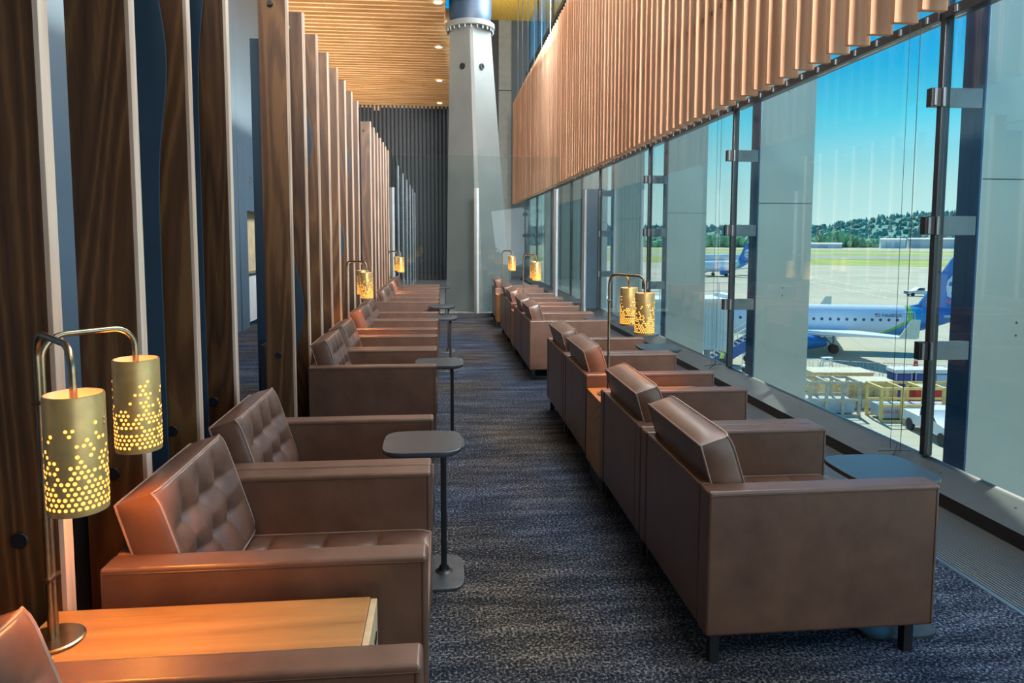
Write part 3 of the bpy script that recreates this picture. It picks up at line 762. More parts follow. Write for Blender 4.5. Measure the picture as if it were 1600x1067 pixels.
for _ in range(1500):
    x = rnd.uniform(250, 1000); y = rnd.uniform(840, 930)
    big = 1.0 + 0.9*math.exp(-((x/y-0.585)/0.03)**2) + 0.5*math.exp(-((x/y-0.40)/0.05)**2)
    sp.append((x, y, GZ-1, rnd.uniform(2.5, 5.5), rnd.uniform(6, 13)*big, False))
blobs('treeline', sp, plain('leafy_green', (0.24, 0.44, 0.22), 0.9, var=0.45, scale=0.06), 'lighter green leafy trees along the foot of the wooded ridge')

# long white sheds beyond the runway
def shed(loc, rz, w, d, h, col, lab):
    t = thing('airfield_shed', lab, 'building', loc, rz, 'sheds beyond the runway')
    MB().box(-w/2, w/2, 0, d, 0, h).build('wall', plain('shed_wall', col, 0.7, var=0.05, scale=0.1), t, smooth=0)
    MB().prism([(-0.6, h), (d/2, h+1.6), (d+0.6, h)], -w/2-0.6, w/2+0.6, 'YZ').build('roof', plain('shed_roof', (0.62, 0.55, 0.5), 0.7), t, smooth=0)
    for k in range(2):
        MB().box(-w*0.3+k*w*0.35, -w*0.3+k*w*0.35+w*0.2, -0.08, -0.005, 0, h*0.7).build('shutter', plain('shed_shutter', (0.55, 0.6, 0.62), 0.6), t)
RZ = math.atan2(-0.5, 0.866)
shed((533, 790, GZ), RZ, 26, 30, 10.5, (0.82, 0.84, 0.82), 'white shed with a pale roof beyond the runway')
shed((578, 782, GZ), RZ, 50, 30, 11.0, (0.50, 0.58, 0.62), 'long blue grey shed beyond the runway, beside the white one')
shed((636, 760, GZ), RZ, 40, 30, 10.0, (0.78, 0.74, 0.66), 'cream shed beyond the runway, next to the mullion')
shed((440, 800, GZ), RZ, 60, 20, 5.0, (0.74, 0.77, 0.74), 'low pale shed below the trees across the runway')

# ------------------------------------------------------------------ airliners
def livery():
    m, nt, b = mat_base('airliner_paint')
    tc = N(nt, 'ShaderNodeTexCoord'); sx = N(nt, 'ShaderNodeSeparateXYZ'); L(nt, tc.outputs['Object'], sx.inputs[0])
    # swoosh: boundary x = 4.6 + min(1.8*(z-1.6), 3.2)
    m1 = N(nt, 'ShaderNodeMath', operation='MULTIPLY_ADD'); m1.inputs[1].default_value = 1.8; m1.inputs[2].default_value = -2.88; L(nt, sx.outputs['Z'], m1.inputs[0])
    m2 = N(nt, 'ShaderNodeMath', operation='MINIMUM'); m2.inputs[1].default_value = 3.2; L(nt, m1.outputs[0], m2.inputs[0])
    m3 = N(nt, 'ShaderNodeMath', operation='SUBTRACT'); L(nt, sx.outputs['X'], m3.inputs[0]); L(nt, m2.outputs[0], m3.inputs[1])
    mr = N(nt, 'ShaderNodeMapRange'); mr.inputs['From Min'].default_value = 3.6; mr.inputs['From Max'].default_value = 13.6; L(nt, m3.outputs[0], mr.inputs['Value'])
    r = ramp(nt, mr.outputs[0], [(0.0, (0.74, 0.82, 0.90)), (0.05, (0.74, 0.82, 0.90)), (0.055, (0.30, 0.62, 0.10)), (0.10, (0.30, 0.62, 0.10)), (0.105, (0.02, 0.38, 0.66)), (0.30, (0.01, 0.18, 0.55)), (1.0, (0.01, 0.12, 0.46))])
    # pale upper half
    L(nt, r.outputs['Color'], b.inputs['Base Color']); b.inputs['Roughness'].default_value = 0.3
    return m
M_LIV = livery(); M_PLWHITE = plain('aircraft_white', (0.78, 0.80, 0.80), 0.35, var=0.03, scale=0.5); M_PLBLUE = plain('aircraft_blue', (0.012, 0.17, 0.50), 0.35, var=0.2, scale=0.3)
M_TYRE = plain('tyre_rubber', (0.02, 0.02, 0.022), 0.7); M_PANE = plain('cabin_pane', (0.02, 0.06, 0.09), 0.2)
M_GREEN = plain('winglet_cream', (0.62, 0.66, 0.55), 0.4)
def make_plane():
    """local: x from nose to tail with x = 0 at the main gear, z = 0 on the tarmac"""
    t = thing('airliner', 'airliner', 'airplane')
    FZ = 3.05
    prf = [(-13.2, 0.05, -.35), (-13.0, 0.35, -.32), (-12.3, 0.85, -.2), (-11.2, 1.3, -.05), (-10, 1.5, 0), (-8, 1.6, 0), (4, 1.6, 0), (7, 1.5, 0.1), (10, 1.05, 0.5), (12.5, 0.55, 0.85), (13.9, 0.2, 1.05)]
    b = bmesh.new(); prev = None; n = 28
    for x, r, dz in prf:
        ring = [b.verts.new((x, r*0.92*math.cos(2*PI*k/n), FZ+dz+r*1.04*math.sin(2*PI*k/n))) for k in range(n)]
        if prev:
            for k in range(n): b.faces.new((prev[k], prev[(k+1) % n], ring[(k+1) % n], ring[k]))
        else: b.faces.new(ring[::-1])
        prev = ring
    b.faces.new(prev); m = MB(); m.join(b); m.build('fuselage', M_LIV, t)
    # vertical tail
    def taper(poly, th0, th1, axis):
        b = bmesh.new(); A = []; B = []
        zmin = min(p[1] for p in poly); zmax = max(p[1] for p in poly)
        for u, v in poly:
            h = th0+(th1-th0)*(v-zmin)/(zmax-zmin)
            A.append(b.verts.new((u, -h, v))); B.append(b.verts.new((u, h, v)))
        b.faces.new(A[::-1]); b.faces.new(B)
        for k in range(len(poly)): b.faces.new((A[k], A[(k+1) % len(poly)], B[(k+1) % len(poly)], B[k]))
        m = MB(); m.join(b); return m
    fin = taper([(6.3, 4.3), (8.8, 4.9), (11.6, 9.4), (12.0, 9.85), (14.3, 9.85), (13.4, 4.6), (13.2, 4.0)], 0.22, 0.08, 'y').build('tail_fin', M_PLBLUE, t, smooth=20)
    # the crest: a pale smiling head in dark glasses, both sides
    for s in (-1, 1):
        y = s*0.20
        q = lambda pts: [(u, v) for u, v in pts]
        cr = MB().prism([(11.35, 5.7), (11.2, 6.6), (11.3, 7.3), (11.7, 7.8), (12.4, 8.1), (13.1, 7.9), (13.5, 7.3), (13.55, 6.4), (13.2, 5.6), (12.5, 5.3)], y-0.02, y+0.02, 'XZ', mat=0)
        cr.prism([(11.35, 6.85), (11.5, 7.2), (12.2, 7.15), (12.2, 6.85), (11.8, 6.7)], y-0.035, y+0.035, 'XZ', mat=1)
        cr.prism([(12.45, 6.85), (12.45, 7.15), (13.2, 7.2), (13.3, 6.85), (12.85, 6.7)], y-0.035, y+0.035, 'XZ', mat=1)
        cr.prism([(11.6, 6.0), (11.9, 6.35), (12.7, 6.35), (13.0, 6.0), (12.7, 6.1), (11.9, 6.1)], y-0.035, y+0.035, 'XZ', mat=1)
        cr.prism([(11.8, 5.95), (12.3, 6.02), (12.8, 5.95), (12.4, 5.68)], y-0.035, y+0.035, 'XZ', mat=1)
        cr.prism([(11.3, 5.5), (11.7, 5.35), (12.5, 5.1), (13.2, 5.3), (13.3, 5.0), (12.4, 4.75), (11.2, 5.1)], y-0.03, y+0.03, 'XZ', mat=2)
        cr.build('crest', [plain('crest_white', (0.75, 0.80, 0.84), 0.4), M_PLBLUE, plain('crest_pink', (0.55, 0.18, 0.35), 0.4)], fin, smooth=0)
    # tailplane and wings
    for s in (-1, 1):
        def plan(pts, z0, z1, th):
            b = bmesh.new(); A = []; B = []
            for x, yy, k in pts:
                z = z0+(z1-z0)*k
                A.append(b.verts.new((x, s*yy, z-th*(1-k*0.7)))); B.append(b.verts.new((x, s*yy, z+th*(1-k*0.7))))
            b.faces.new(A); b.faces.new(B[::-1])
            for q in range(len(pts)): b.faces.new((A[q], A[(q+1) % len(pts)], B[(q+1) % len(pts)], B[q]))
            m = MB(); m.join(b); return m
        plan([(10.6, 0.3, 0), (13.0, 5.0, 1), (14.2, 5.0, 1), (13.6, 0.3, 0)], 3.7, 4.3, 0.14).build('tailplane', M_PLWHITE, t, smooth=20)
        wing = plan([(-4.0, 1.2, 0), (2.2, 12.4, 1), (3.8, 12.4, 1), (2.2, 4.0, 0.32), (1.6, 1.2, 0)], 2.0, 3.0, 0.24).build('wing', M_PLWHITE, t, smooth=20)
        wl = taper([(2.3, 0.0), (3.3, 1.6), (4.0, 1.6), (3.9, 0.0)], 0.08, 0.04, 'y').build('winglet', M_GREEN, wing, smooth=20); wl.location = (0, s*12.5, 3.0)
        MB().lathe([(0.55, -4.4), (0.72, -4.2), (0.75, -3.2), (0.6, -2.0), (0.38, -1.2)], 24, (0, s*4.2, 1.35), axis='X').build('engine', M_PLBLUE, t)
        MB().tube([(0, s*2.4, 2.0), (0, s*2.5, 0.45)], 0.11, 8).tube([(-0.9, s*2.4, 1.7), (0, s*2.5, 0.7)], 0.06, 8).build('gear_leg', M_CLIP, t)
        for dy in (-0.25, 0.25):
            MB().lathe([(0.30, -0.14), (0.45, -0.11), (0.48, 0), (0.45, 0.11), (0.30, 0.14)], 20, (0, s*2.5+dy, 0.48), axis='Y').build('wheel', M_TYRE, t)
    MB().tube([(-10.6, 0, 1.7), (-10.6, 0, 0.4)], 0.09, 8).lathe([(0.2, -0.2), (0.32, -0.12), (0.32, 0.12), (0.2, 0.2)], 16, (-10.6, 0, 0.33), axis='Y').build('nose_gear', M_TYRE, t)
    return t
pln = make_plane()
# cabin windows, door outline, flag and registration on the visible airliner
def side_y(dz, r=1.6): return -0.92*r*math.sqrt(max(0, 1-(dz/(1.04*r))**2))
main = pln
main.location = (39.6, 68.9, GZ); main.rotation_euler = (0, 0, R(-14)); main['label'] = 'white and blue airliner parked close outside, tail beside the window mullion'
far1 = dup(main, (84, 207, GZ), 'blue tailed airliner parked far behind the jet bridge, nose to the runway', R(28))
far2 = dup(main, (117, 292, GZ), 'smallest blue tailed airliner, parked farthest across the apron', R(178))
for k in range(21):
    dz = 0.30; x = 6.3-0.80*k
    MB().lathe([(0.15, -0.012), (0.15, 0.012)], 14, (x, side_y(dz, 1.6 if x < 4 else 1.6-(x-4)*0.033)-0.008, 3.05+dz), axis='Y').build('cabin_window', M_PANE, main)
def frame(x0, x1, z0, z1, w):
    b = MB()
    def P(x, z):
        r = 1.6 if x < 4 else 1.6-(x-4)*0.033
        if x > 7: r = 1.5-(x-7)*0.15
        dzc = 0.1+(x-7)*0.1333
        return (x, side_y(z-3.05-dzc, r)-0.045, z)
    pts = []
    for k in range(9): pts.append(P(x0, z0+(z1-z0)*k/8))
    for k in range(1, 9): pts.append(P(x0+(x1-x0)*k/8, z1))
    for k in range(1, 9): pts.append(P(x1, z1+(z0-z1)*k/8))
    for k in range(1, 8): pts.append(P(x1+(x0-x1)*k/8, z0))
    return b.tube(pts, w, 5, closed=True)
frame(7.0, 8.0, 2.35, 4.15, 0.035).build('door_outline', M_PLWHITE, main)
tx = bpy.data.curves.new('registration', 'FONT'); tx.body = 'N668QX'; tx.size = 0.50; tx.extrude = 0.004; tx.align_x = 'LEFT'
txo = bpy.data.objects.new('registration', tx); COL.objects.link(txo); txo.parent = main; txo.location = (4.85, -1.42, 3.66); txo.rotation_euler = (R(90-25), 0, 0); mesh_text(txo,plain('registration_navy', (0.02, 0.05, 0.16), 0.5))
fb = MB()
for k in range(7): fb.box(0, 0.5, -0.004, 0.004, k*0.045, k*0.045+0.044, mat=k % 2)
fb.box(0, 0.22, -0.006, 0.0061, 0.18, 0.315, mat=2)
fo = fb.build('flag', [plain('flag_red', (0.55, 0.05, 0.06), 0.5), plain('flag_white', (0.8, 0.8, 0.8), 0.5), plain('flag_blue', (0.03, 0.06, 0.25), 0.5)], main, smooth=0)
fo.location = (4.2, -1.42, 3.68); fo.rotation_euler = (R(-25), 0, 0)

# ------------------------------------------------------------------ apron clutter
M_PINE = plain('raw_pine_lumber', (0.98, 0.60, 0.19), 0.7, var=0.2, scale=3)
M_OSB2 = plain('oriented_strand_board', (0.80, 0.56, 0.27), 0.75, var=0.35, scale=6)
M_TARP = plain('pale_blue_sheet', (0.42, 0.52, 0.60), 0.5, var=0.1, scale=2)
CR = R(-6)
def frame_crate(loc, w, d, h, rz, lab, mat, bays, fill=True, writing=None):
    t = thing('timber_crate', lab, 'crate', loc, rz, 'timber crates on the apron')
    p = 0.17
    for i in range(bays+1):
        x = -w/2+(w-p)*i/bays
        for y in (0, d-p): MB().box(x, x+p, y, y+p, 0.16, h-p).build('post', mat, t)
        MB().box(x, x+p, 0, d, h-p+0.001, h).build('cross_beam', mat, t)
    for y in (-0.05, d-p+0.05):
        for z in (0.0, h*0.45, h-p*0.8): MB().box(-w/2, w/2, y-0.001, y+0.06, z, z+0.15).build('rail', mat, t)
    if fill:
        f = MB().box(-w/2+0.25, w/2-0.25, 0.3, d-0.3, 0.16, h*0.43, bev=0.03).build('packed_panel', M_TARP, t)
    if writing:
        c = bpy.data.curves.new('writing', 'FONT'); c.body = writing; c.size = 0.33; c.extrude = 0.004
        o = bpy.data.objects.new('writing', c); COL.objects.link(o); o.parent = f; o.location = (-w/2+0.35, 0.28, h*0.22); o.rotation_euler = (R(90), 0, 0); mesh_text(o,plain('red_marker', (0.6, 0.05, 0.12), 0.5))
    return t
def box_crate(loc, w, d, h, rz, lab):
    t = thing('board_crate', lab, 'crate', loc, rz, 'timber crates on the apron')
    MB().box(-w/2, w/2, 0, d, 0.12, h-0.08).build('box_side', M_OSB2, t, smooth=0)
    MB().box(-w/2-0.05, w/2+0.05, -0.05, d+0.05, h-0.079, h).build('lid', plain('pale_lid_board', (0.66, 0.58, 0.44), 0.7, var=0.15, scale=3), t, smooth=0)
    for k in range(4):
        x = -w/2+(w-0.14)*k/3
        MB().box(x, x+0.14, -0.045, -0.001, 0.12, h-0.08).build('batten', M_PINE, t)
    for y in (0.05, d-0.25): MB().box(-w/2, w/2, y, y+0.2, 0, 0.119).build('skid', M_PINE, t)
frame_crate((30.0, 40.7, GZ), 5.4, 2.0, 2.2, CR, 'open yellow pine frame crate nearest the window, holding a pale panel', M_PINE, 4, True, 'VALUE')
frame_crate((24.7, 42.6, GZ), 4.4, 1.9, 2.3, CR, 'open grey pine frame crate behind the facade fin edge', plain('weathered_pine', (0.58, 0.49, 0.36), 0.8, var=0.2, scale=3), 4)
box_crate((28.75, 44.9, GZ), 4.4, 2.1, 1.7, CR, 'closed strand board crate with a pale lid, behind the open yellow crate')
box_crate((29.1, 48.2, GZ), 4.4, 2.1, 1.75, CR, 'closed strand board crate farthest back, behind the other board crate')
# flat grey grille panel leaning on the crate
t = thing('vent_panel', 'long grey louvred panel on the ground beside the board crate', 'panel', (28.6, 44.1, GZ), CR)
MB().box(-1.3, 1.3, 0, 0.18, 0, 0.85, bev=0.02).build('tray', M_CLIP, t)
for k in range(7): MB().box(-1.2+k*0.345, -1.2+k*0.345+0.27, -0.02, -0.001, 0.1, 0.75).build('louvre', M_TARP, t)
# portable toilets
for i, (x, lab) in enumerate(((32.6, 'dark blue portable toilet with white roof, first of the row by the fence'), (33.98, 'dark blue portable toilet with white roof, in front of the orange cone'), (35.36, 'pale blue portable toilet with white roof, last of the row'))):
    t = thing('portable_toilet', lab, 'portable toilet', (x, 46.4-0.12*i, GZ), CR, 'portable toilets by the fence')
    MB().box(-0.6, 0.6, 0, 1.2, 0, 1.95, bev=0.03).build('cabin', plain('toilet_blue', (0.03, 0.07, 0.26) if i < 2 else (0.12, 0.25, 0.5), 0.5), t)
    MB().box(-0.42, 0.42, -0.03, -0.001, 0.1, 1.85).build('door', plain('toilet_door', (0.05, 0.10, 0.36) if i < 2 else (0.5, 0.6, 0.7), 0.5), t)
    for x0 in (-0.6, 0.48): MB().box(x0, x0+0.1, -0.05, -0.001, 0, 1.94).build('corner_post', M_TARP, t)
    MB().box(-0.68, 0.68, -0.1, 1.28, 1.951, 2.25, bev=0.1).build('roof', M_WHITE, t)
t = thing('traffic_cone', 'orange traffic cone beyond the portable toilets', 'traffic cone', (41.37, 57.4, GZ))
MB().box(-0.3, 0.3, -0.3, 0.3, 0, 0.06).build('foot', M_TYRE, t)
MB().lathe([(0.24, 0.061), (0.06, 1.6)], 16).build('cone', plain('safety_orange', (0.85, 0.07, 0.02), 0.5), t)
MB().lathe([(0.165, 0.8), (0.125, 1.15)], 16).build('sleeve', M_WHITE, t)
# crowd barriers
M_GALV = plain('galvanised_rail', (0.36, 0.40, 0.42), 0.4, metal=0.3)
b0 = None
words5 = ['first', 'second', 'third', 'fourth', 'fifth', 'sixth']
for k in range(6):
    p = Vector((29.6, 57.0, GZ)).lerp(Vector((42.8, 51.6, GZ)), k/6)
    lab = 'thin grey wire barrier beyond the crates, %s from the facade fin' % words5[k]
    if b0 is None:
        t = b0 = thing('barrier', lab, 'barrier', p, math.atan2(-5.4, 13.2), 'barriers beyond the crates')
        MB().tube([(0.05, 0, 0.03), (0.05, 0, 1.25), (2.2, 0, 1.25), (2.2, 0, 0.03)], 0.03, 6).build('frame', M_GALV, t)
        for q in range(6): MB().tube([(0.4+q*0.28, 0, 0.2), (0.4+q*0.28, 0, 1.23)], 0.012, 5).build('bar', M_GALV, t)
        for q in (0.05, 2.2): MB().box(q-0.03, q+0.03, -0.3, 0.3, 0, 0.03).build('foot', M_GALV, t)
    else: dup(b0, p, lab)
# white step ladder
t = thing('step_ladder', 'white step ladder standing by the barriers', 'ladder', (31.4, 54.4, GZ), R(10))
for s in (-1, 1):
    MB().tube([(s*0.7, -0.1, 0), (s*0.35, -0.1, 1.7)], 0.06, 6).build('rail', M_WHITE, t)
    MB().tube([(s*0.7, 0.5, 0), (s*0.35, 0.1, 1.7)], 0.06, 6).build('rail', M_WHITE, t)
for k in range(5): MB().box(-0.62+k*0.06, 0.62-k*0.06, -0.17, -0.03, 0.25+k*0.3, 0.30+k*0.3).build('step', M_WHITE, t)
MB().box(-0.45, 0.45, -0.2, 0.2, 1.7, 1.78).build('platform', M_WHITE, t)
# orange trolley and red box inside the yard
t = thing('red_locker', 'red equipment box behind the open yellow crate', 'equipment box', (32.3, 43.4, GZ), CR)
MB().box(-0.9, 0.9, 0, 0.9, 0.0, 1.55, bev=0.04).build('case', plain('red_case', (0.50, 0.03, 0.03), 0.5), t)
MB().box(-0.92, 0.92, -0.02, 0.92, 1.551, 1.68, bev=0.03).build('lid', plain('grey_case_lid', (0.5, 0.5, 0.5), 0.5), t)
t = thing('lumber_stack', 'loose pile of pale timber offcuts behind the yellow crate', 'timber pile', (34.9, 43.6, GZ), CR)
rl = random.Random(2)
for k in range(9):
    o = MB().box(-1.1, 1.1, -0.07, 0.07, 0, 0.12).build('plank', [M_PINE, M_WHITE, M_OSB2][k % 3], t, (rl.uniform(-.2, .2), 0.05+(k % 3)*0.16, 0.0+(k//3)*0.125), 0)
# service vehicles
def truck(loc, rz, lab, scale=1.0, flat=False):
    t = thing('service_truck', lab, 'truck', loc, rz)
    mb = MB().prism([(-2.6, 0.45), (-2.6, 1.0), (-1.2, 1.15), (-0.5, 1.75), (0.6, 1.78), (0.7, 1.1), (2.6, 1.1), (2.6, 0.45)], -0.95, 0.95, 'XZ', bev=0.05); mb.build('body', M_WHITE, t)
    MB().prism([(-1.05, 1.2), (-0.5, 1.68), (0.5, 1.7), (0.55, 1.2)], -0.962, 0.962, 'XZ').build('window', M_PANE, t)
    MB().box(-2.68, -2.61, -0.9, 0.9, 0.42, 0.62, bev=0.02).build('bumper', M_CLIP, t)
    MB().box(-2.63, -2.605, -0.7, 0.7, 0.68, 0.92).build('grille', M_TYRE, t)
    for s in (-1, 1): MB().box(-2.64, -2.61, s*0.8-0.1, s*0.8+0.1, 0.68, 0.9).build('headlight', M_TARP, t)
    for x in (-1.7, 1.7):
        for s in (-1, 1): MB().lathe([(0.22, -0.11), (0.36, -0.1), (0.36, 0.1), (0.22, 0.11)], 18, (x, s*0.9, 0.36), axis='Y').build('wheel', M_TYRE, t)
    return t
truck((28.75, 37.4, GZ), R(82), 'white service truck low beside the window mullion, nose toward the glass')
truck((95.5, 132.5, GZ), R(-10), 'white service truck beyond the airliner fuselage, near its tail')
truck((31.2, 63.2, GZ), R(150), 'white service truck behind the boarding stairs')

# jet bridge and boarding stairs
t = thing('jet_bridge', 'pale white jet bridge cabin with rooftop railing, between the facade fins', 'jet bridge', (21.0, 54.0, GZ))
b = MB().box(-8, 1.6, 0, 3.2, 2.6, 6.4)
for k in range(38): b.box(-7.9+k*0.25, -7.9+k*0.25+0.12, -0.05, 0.001, 2.62, 6.38)
b.build('cabin', plain('jet_bridge_white', (0.66, 0.72, 0.70), 0.5, var=0.05, scale=1), t, smooth=0)
MB().box(1.62, 2.3, 0.2, 3.0, 2.3, 7.0, bev=0.05).build('lift_column', M_WHITE, t)
MB().box(-8, 2.3, -0.3, 3.4, 6.41, 6.7).build('roof', M_WHITE, t)
for k in range(9):
    MB().tube([(-7.6+k*1.2, -0.25, 6.7), (-7.6+k*1.2, -0.25, 8.0)], 0.05, 6).build('rail_post', M_WHITE, t)
for z in (7.35, 8.0): MB().tube([(-7.6, -0.25, z), (2.1, -0.25, z)], 0.05, 6).build('handrail', M_WHITE, t)
MB().tube([(0.2, 0.4, 2.6), (0.2, 0.4, 0.1)], 0.25, 10).build('support_leg', M_CLIP, t)
MB().tube([(-3, 0.4, 2.6), (-3, 0.4, 0.1)], 0.25, 10).build('support_leg', M_CLIP, t)
MB().box(-2.7, -0.15, 0.2, 1.4, 0.0, 2.2, bev=0.05).build('drive_housing', plain('yellow_housing', (0.6, 0.45, 0.12), 0.5), t)
t = thing('boarding_stairs', 'blue and white boarding stairs rising behind the second window mullion', 'boarding stairs', (23.4, 61.6, GZ), R(-8))
Ls = 5.4; Hs = 3.3
for s in (-0.9, 0.9):
    MB().prism([(0, 0.25), (Ls, Hs), (Ls, Hs-0.9), (1.6, 0.0), (0, 0.0)], s-0.06, s+0.06, 'XZ').build('stringer', plain('stair_blue', (0.03, 0.14, 0.42), 0.45), t, smooth=0)
    for zz in (0.6, 1.1): MB().tube([(0.2, s, 0.25+zz), (Ls, s, Hs+zz)], 0.045, 6).build('handrail', M_WHITE, t)
    for k in range(7):
        x = 0.2+k*(Ls-0.4)/6; z = 0.25+(Hs-0.25)*x/Ls
        MB().tube([(x, s, z), (x, s, z+1.1)], 0.035, 6).build('baluster', M_WHITE, t)
sb = MB()
for k in range(14):
    x = 0.15+k*(Ls-0.3)/13; z = 0.2+(Hs-0.25)*x/Ls
    sb.box(x-0.15, x+0.22, -0.83, 0.83, z-0.06, z)
sb.build('step', M_CLIP, t)
for x in (1.6, 4.6):
    for s in (-1.2, 1.2):
        MB().lathe([(0.2, -0.12), (0.4, -0.1), (0.4, 0.1), (0.2, 0.12)], 16, (x, s, 0.4), axis='Y').build('wheel', M_TYRE, t)

# ground crew: skinned figures
def person(name, loc, rz, lab, bend=0.0, sc=1.0):
    t = thing(name, lab, 'person', loc, rz)
    V = [(0, 0, 0.95), (0, 0.02*0+bend*0.25, 1.2), (0, bend*0.55, 1.42-bend*0.12), (0, bend*0.7, 1.52-bend*0.16), (0, bend*0.85+0.02, 1.68-bend*0.2),
         (-0.19, bend*0.55, 1.40-bend*0.12), (-0.25, bend*0.6+0.03, 1.12-bend*0.15), (-0.24, bend*0.7+0.12, 0.88-bend*0.15), (-0.24, bend*0.7+0.16, 0.80-bend*0.15),
         (0.19, bend*0.55, 1.40-bend*0.12), (0.25, bend*0.6+0.03, 1.12-bend*0.15), (0.24, bend*0.7+0.12, 0.88-bend*0.15), (0.24, bend*0.7+0.16, 0.80-bend*0.15),
         (-0.1, 0, 0.90), (-0.12, 0.03, 0.5), (-0.12, -0.02, 0.08), (-0.12, 0.14, 0.04), (0.1, 0, 0.90), (0.12, -0.03, 0.5), (0.12, -0.06, 0.08), (0.12, 0.10, 0.04)]
    Ed = [(0, 1), (1, 2), (2, 3), (3, 4), (2, 5), (5, 6), (6, 7), (7, 8), (2, 9), (9, 10), (10, 11), (11, 12), (0, 13), (13, 14), (14, 15), (15, 16), (0, 17), (17, 18), (18, 19), (19, 20)]
    rad = [0.14, 0.14, 0.15, 0.06, 0.105, 0.06, 0.048, 0.038, 0.04, 0.06, 0.048, 0.038, 0.04, 0.10, 0.065, 0.045, 0.04, 0.10, 0.065, 0.045, 0.04]
    me = bpy.data.meshes.new('body'); me.from_pydata([Vector(v) for v in V], Ed, [])
    o = bpy.data.objects.new('body', me); COL.objects.link(o); o.parent = t
    sk = o.modifiers.new('skin', 'SKIN'); o.modifiers.new('sub', 'SUBSURF').levels = 1
    for i, v in enumerate(me.skin_vertices[0].data): v.radius = (rad[i], rad[i]*0.85); v.use_root = (i == 0)
    me.materials.append(plain('navy_work_clothes', (0.03, 0.04, 0.07), 0.8))
    vs = MB()
    ring = [(0.20, 0.16, 0.93, 0), (0.20, 0.165, 1.15, bend*0.2), (0.215, 0.165, 1.35, bend*0.5), (0.15, 0.12, 1.46-bend*0.1, bend*0.6)]
    b = bmesh.new(); prev = None
    for rx, ry, z, oy in ring:
        r_ = [b.verts.new((rx*math.cos(2*PI*k/16), oy+ry*math.sin(2*PI*k/16), z-bend*0.1*(z-0.9))) for k in range(16)]
        if prev:
            for k in range(16): b.faces.new((prev[k], prev[(k+1) % 16], r_[(k+1) % 16], r_[k]))
        prev = r_
    vs.join(b); vs.build('vest', plain('hi_vis_yellow', (0.55, 0.80, 0.06), 0.6), t)
    MB().lathe([(0.03, 0.0), (0.10, 0.03), (0.12, 0.09), (0.09, 0.16), (0.03, 0.19)], 16, (0, bend*0.85+0.02, 1.60-bend*0.2)).build('hair', plain('dark_hair', (0.03, 0.025, 0.02), 0.7), t)
    return t
person('person', (28.1, 60.94, GZ+3.06), R(30), 'person in a yellow high visibility vest up on the boarding stairs', 0.1)
person('person', (24.5, 59.4, GZ), R(-60), 'person in a yellow high visibility vest bending at the foot of the stairs', 0.5)
t = thing('baggage_cart', 'low white baggage cart at the foot of the boarding stairs', 'baggage cart', (27.2, 57.6, GZ), R(15))
MB().box(-1.5, 1.5, -0.7, 0.7, 0.45, 0.62, bev=0.03).build('deck', M_WHITE, t)
for x in (-1.2, 1.2):
    for s in (-0.6, 0.6): MB().lathe([(0.1, -0.07), (0.22, -0.06), (0.22, 0.06), (0.1, 0.07)], 14, (x, s, 0.22), axis='Y').build('wheel', M_TYRE, t)
for x in (-1.4, 1.4): MB().tube([(x, -0.6, 0.62), (x, -0.6, 1.5), (x, 0.6, 1.5), (x, 0.6, 0.62)], 0.035, 6).build('end_rail', M_GALV, t)

# ------------------------------------------------------------------ light
w = bpy.data.worlds.new('sky'); scene.world = w; w.use_nodes = True
nt = w.node_tree; bg = nt.nodes['Background']
tc = N(nt, 'ShaderNodeTexCoord'); sx = N(nt, 'ShaderNodeSeparateXYZ'); L(nt, tc.outputs['Generated'], sx.inputs[0])
r = ramp(nt, sx.outputs['Z'], [(0.0, (0.60, 0.76, 0.75)), (0.064, (0.46, 0.68, 0.70)), (0.153, (0.08, 0.55, 0.74)), (0.21, (0.0, 0.38, 0.70)), (0.30, (0.0, 0.27, 0.66)), (1.0, (0.02, 0.2, 0.55))])
L(nt, r.outputs['Color'], bg.inputs['Color']); bg.inputs['Strength'].default_value = 1.0
sun = bpy.data.lights.new('sun', 'SUN'); sun.energy = 4.6; sun.color = (1.0, 0.94, 0.80); sun.angle = R(0.6)
so = bpy.data.objects.new('sun', sun); COL.objects.link(so)
az = Vector((0.25, 1.0, 0)).normalized(); el = R(52)
dirv = -(az*math.cos(el)+Vector((0, 0, math.sin(el))))
so.rotation_euler = dirv.to_track_quat('-Z', 'Y').to_euler()
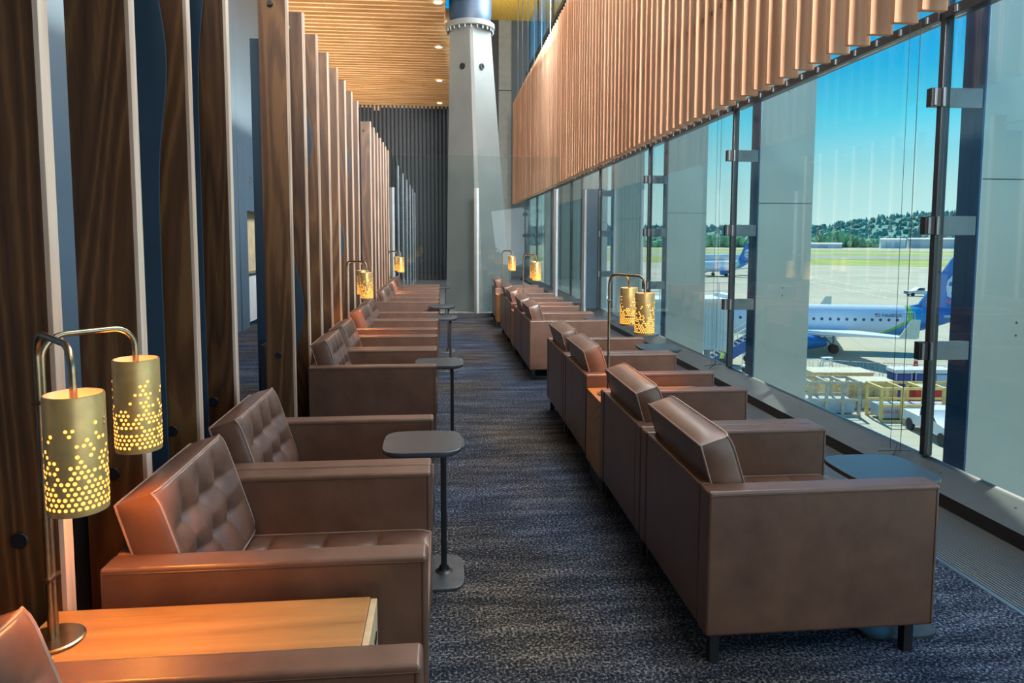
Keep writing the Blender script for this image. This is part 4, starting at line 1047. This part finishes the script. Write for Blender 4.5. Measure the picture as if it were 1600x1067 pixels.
def area(name, loc, target, sx_, sy_, e, col):
    li = bpy.data.lights.new(name, 'AREA'); li.shape = 'RECTANGLE'; li.size = sx_; li.size_y = sy_; li.energy = e; li.color = col
    o = bpy.data.objects.new(name, li); COL.objects.link(o); o.location = loc
    o.rotation_euler = (Vector(target)-Vector(loc)).to_track_quat('-Z', 'Y').to_euler(); return o
# added area fills, out of view, brightening the interior beyond its own lamps
area('atrium_luminaire', (1.5, -2.0, 8.9), (1.5, -2.0, 0), 1.2, 6.0, 170, (1.0, 0.91, 0.80))  # added overhead fill for the chairs near the camera
area('atrium_luminaire', (1.5, 6.0, 8.9), (1.5, 6.0, 0), 1.2, 8.0, 80, (1.0, 0.91, 0.80))  # second added overhead fill, farther along the aisle
h = area('hall_daylight', (1.7, -4.6, 5.5), (2.3, 10, 4.6), 2.4, 0.8, 330, (1.0, 0.95, 0.90)); h.data.spread = R(52)  # unseen fill added to brighten the hanging slats
area('window_daylight', (2.94, -1.2, 1.5), (-1.0, -0.4, 1.0), 6.6, 2.3, 75, (0.88, 0.95, 1.0))  # added side fill, standing in for stronger daylight on cushions and chair sides
area('clerestory_daylight', (2.9, 6.0, 7.5), (-1.2, 5.5, 0.8), 8.0, 2.2, 680, (0.90, 0.95, 1.0))  # added fill from above the slats for cushion fronts and board edges
area('clerestory_daylight', (2.9, 14.0, 6.9), (0.4, 14.4, 3.2), 1.8, 2.6, 520, (0.90, 0.95, 1.0))  # added fill aimed at the window side of the column
area('soffit_uplight', (1.6, 20.0, 7.0), (1.6, 20.0, 9.0), 1.2, 5.0, 90, (1.0, 0.86, 0.62))  # unseen upward fill added to light the yellow soffit
area('wall_uplight', (-2.7, 15.0, 3.0), (-2.7, 15.0, 6.0), 0.25, 19.0, 440, (1.0, 0.86, 0.66)).data.spread = R(140)  # strip added behind the screens to brighten the pine ceiling

scene.view_settings.view_transform = 'Standard'; scene.view_settings.look = 'None'
scene.view_settings.exposure = 0.5; scene.view_settings.gamma = 1.0; scene.view_settings.use_curve_mapping = False
scene.cycles.use_denoising = True
scene.cycles.max_bounces = 10; scene.cycles.transparent_max_bounces = 16; scene.cycles.sample_clamp_indirect = 6.0
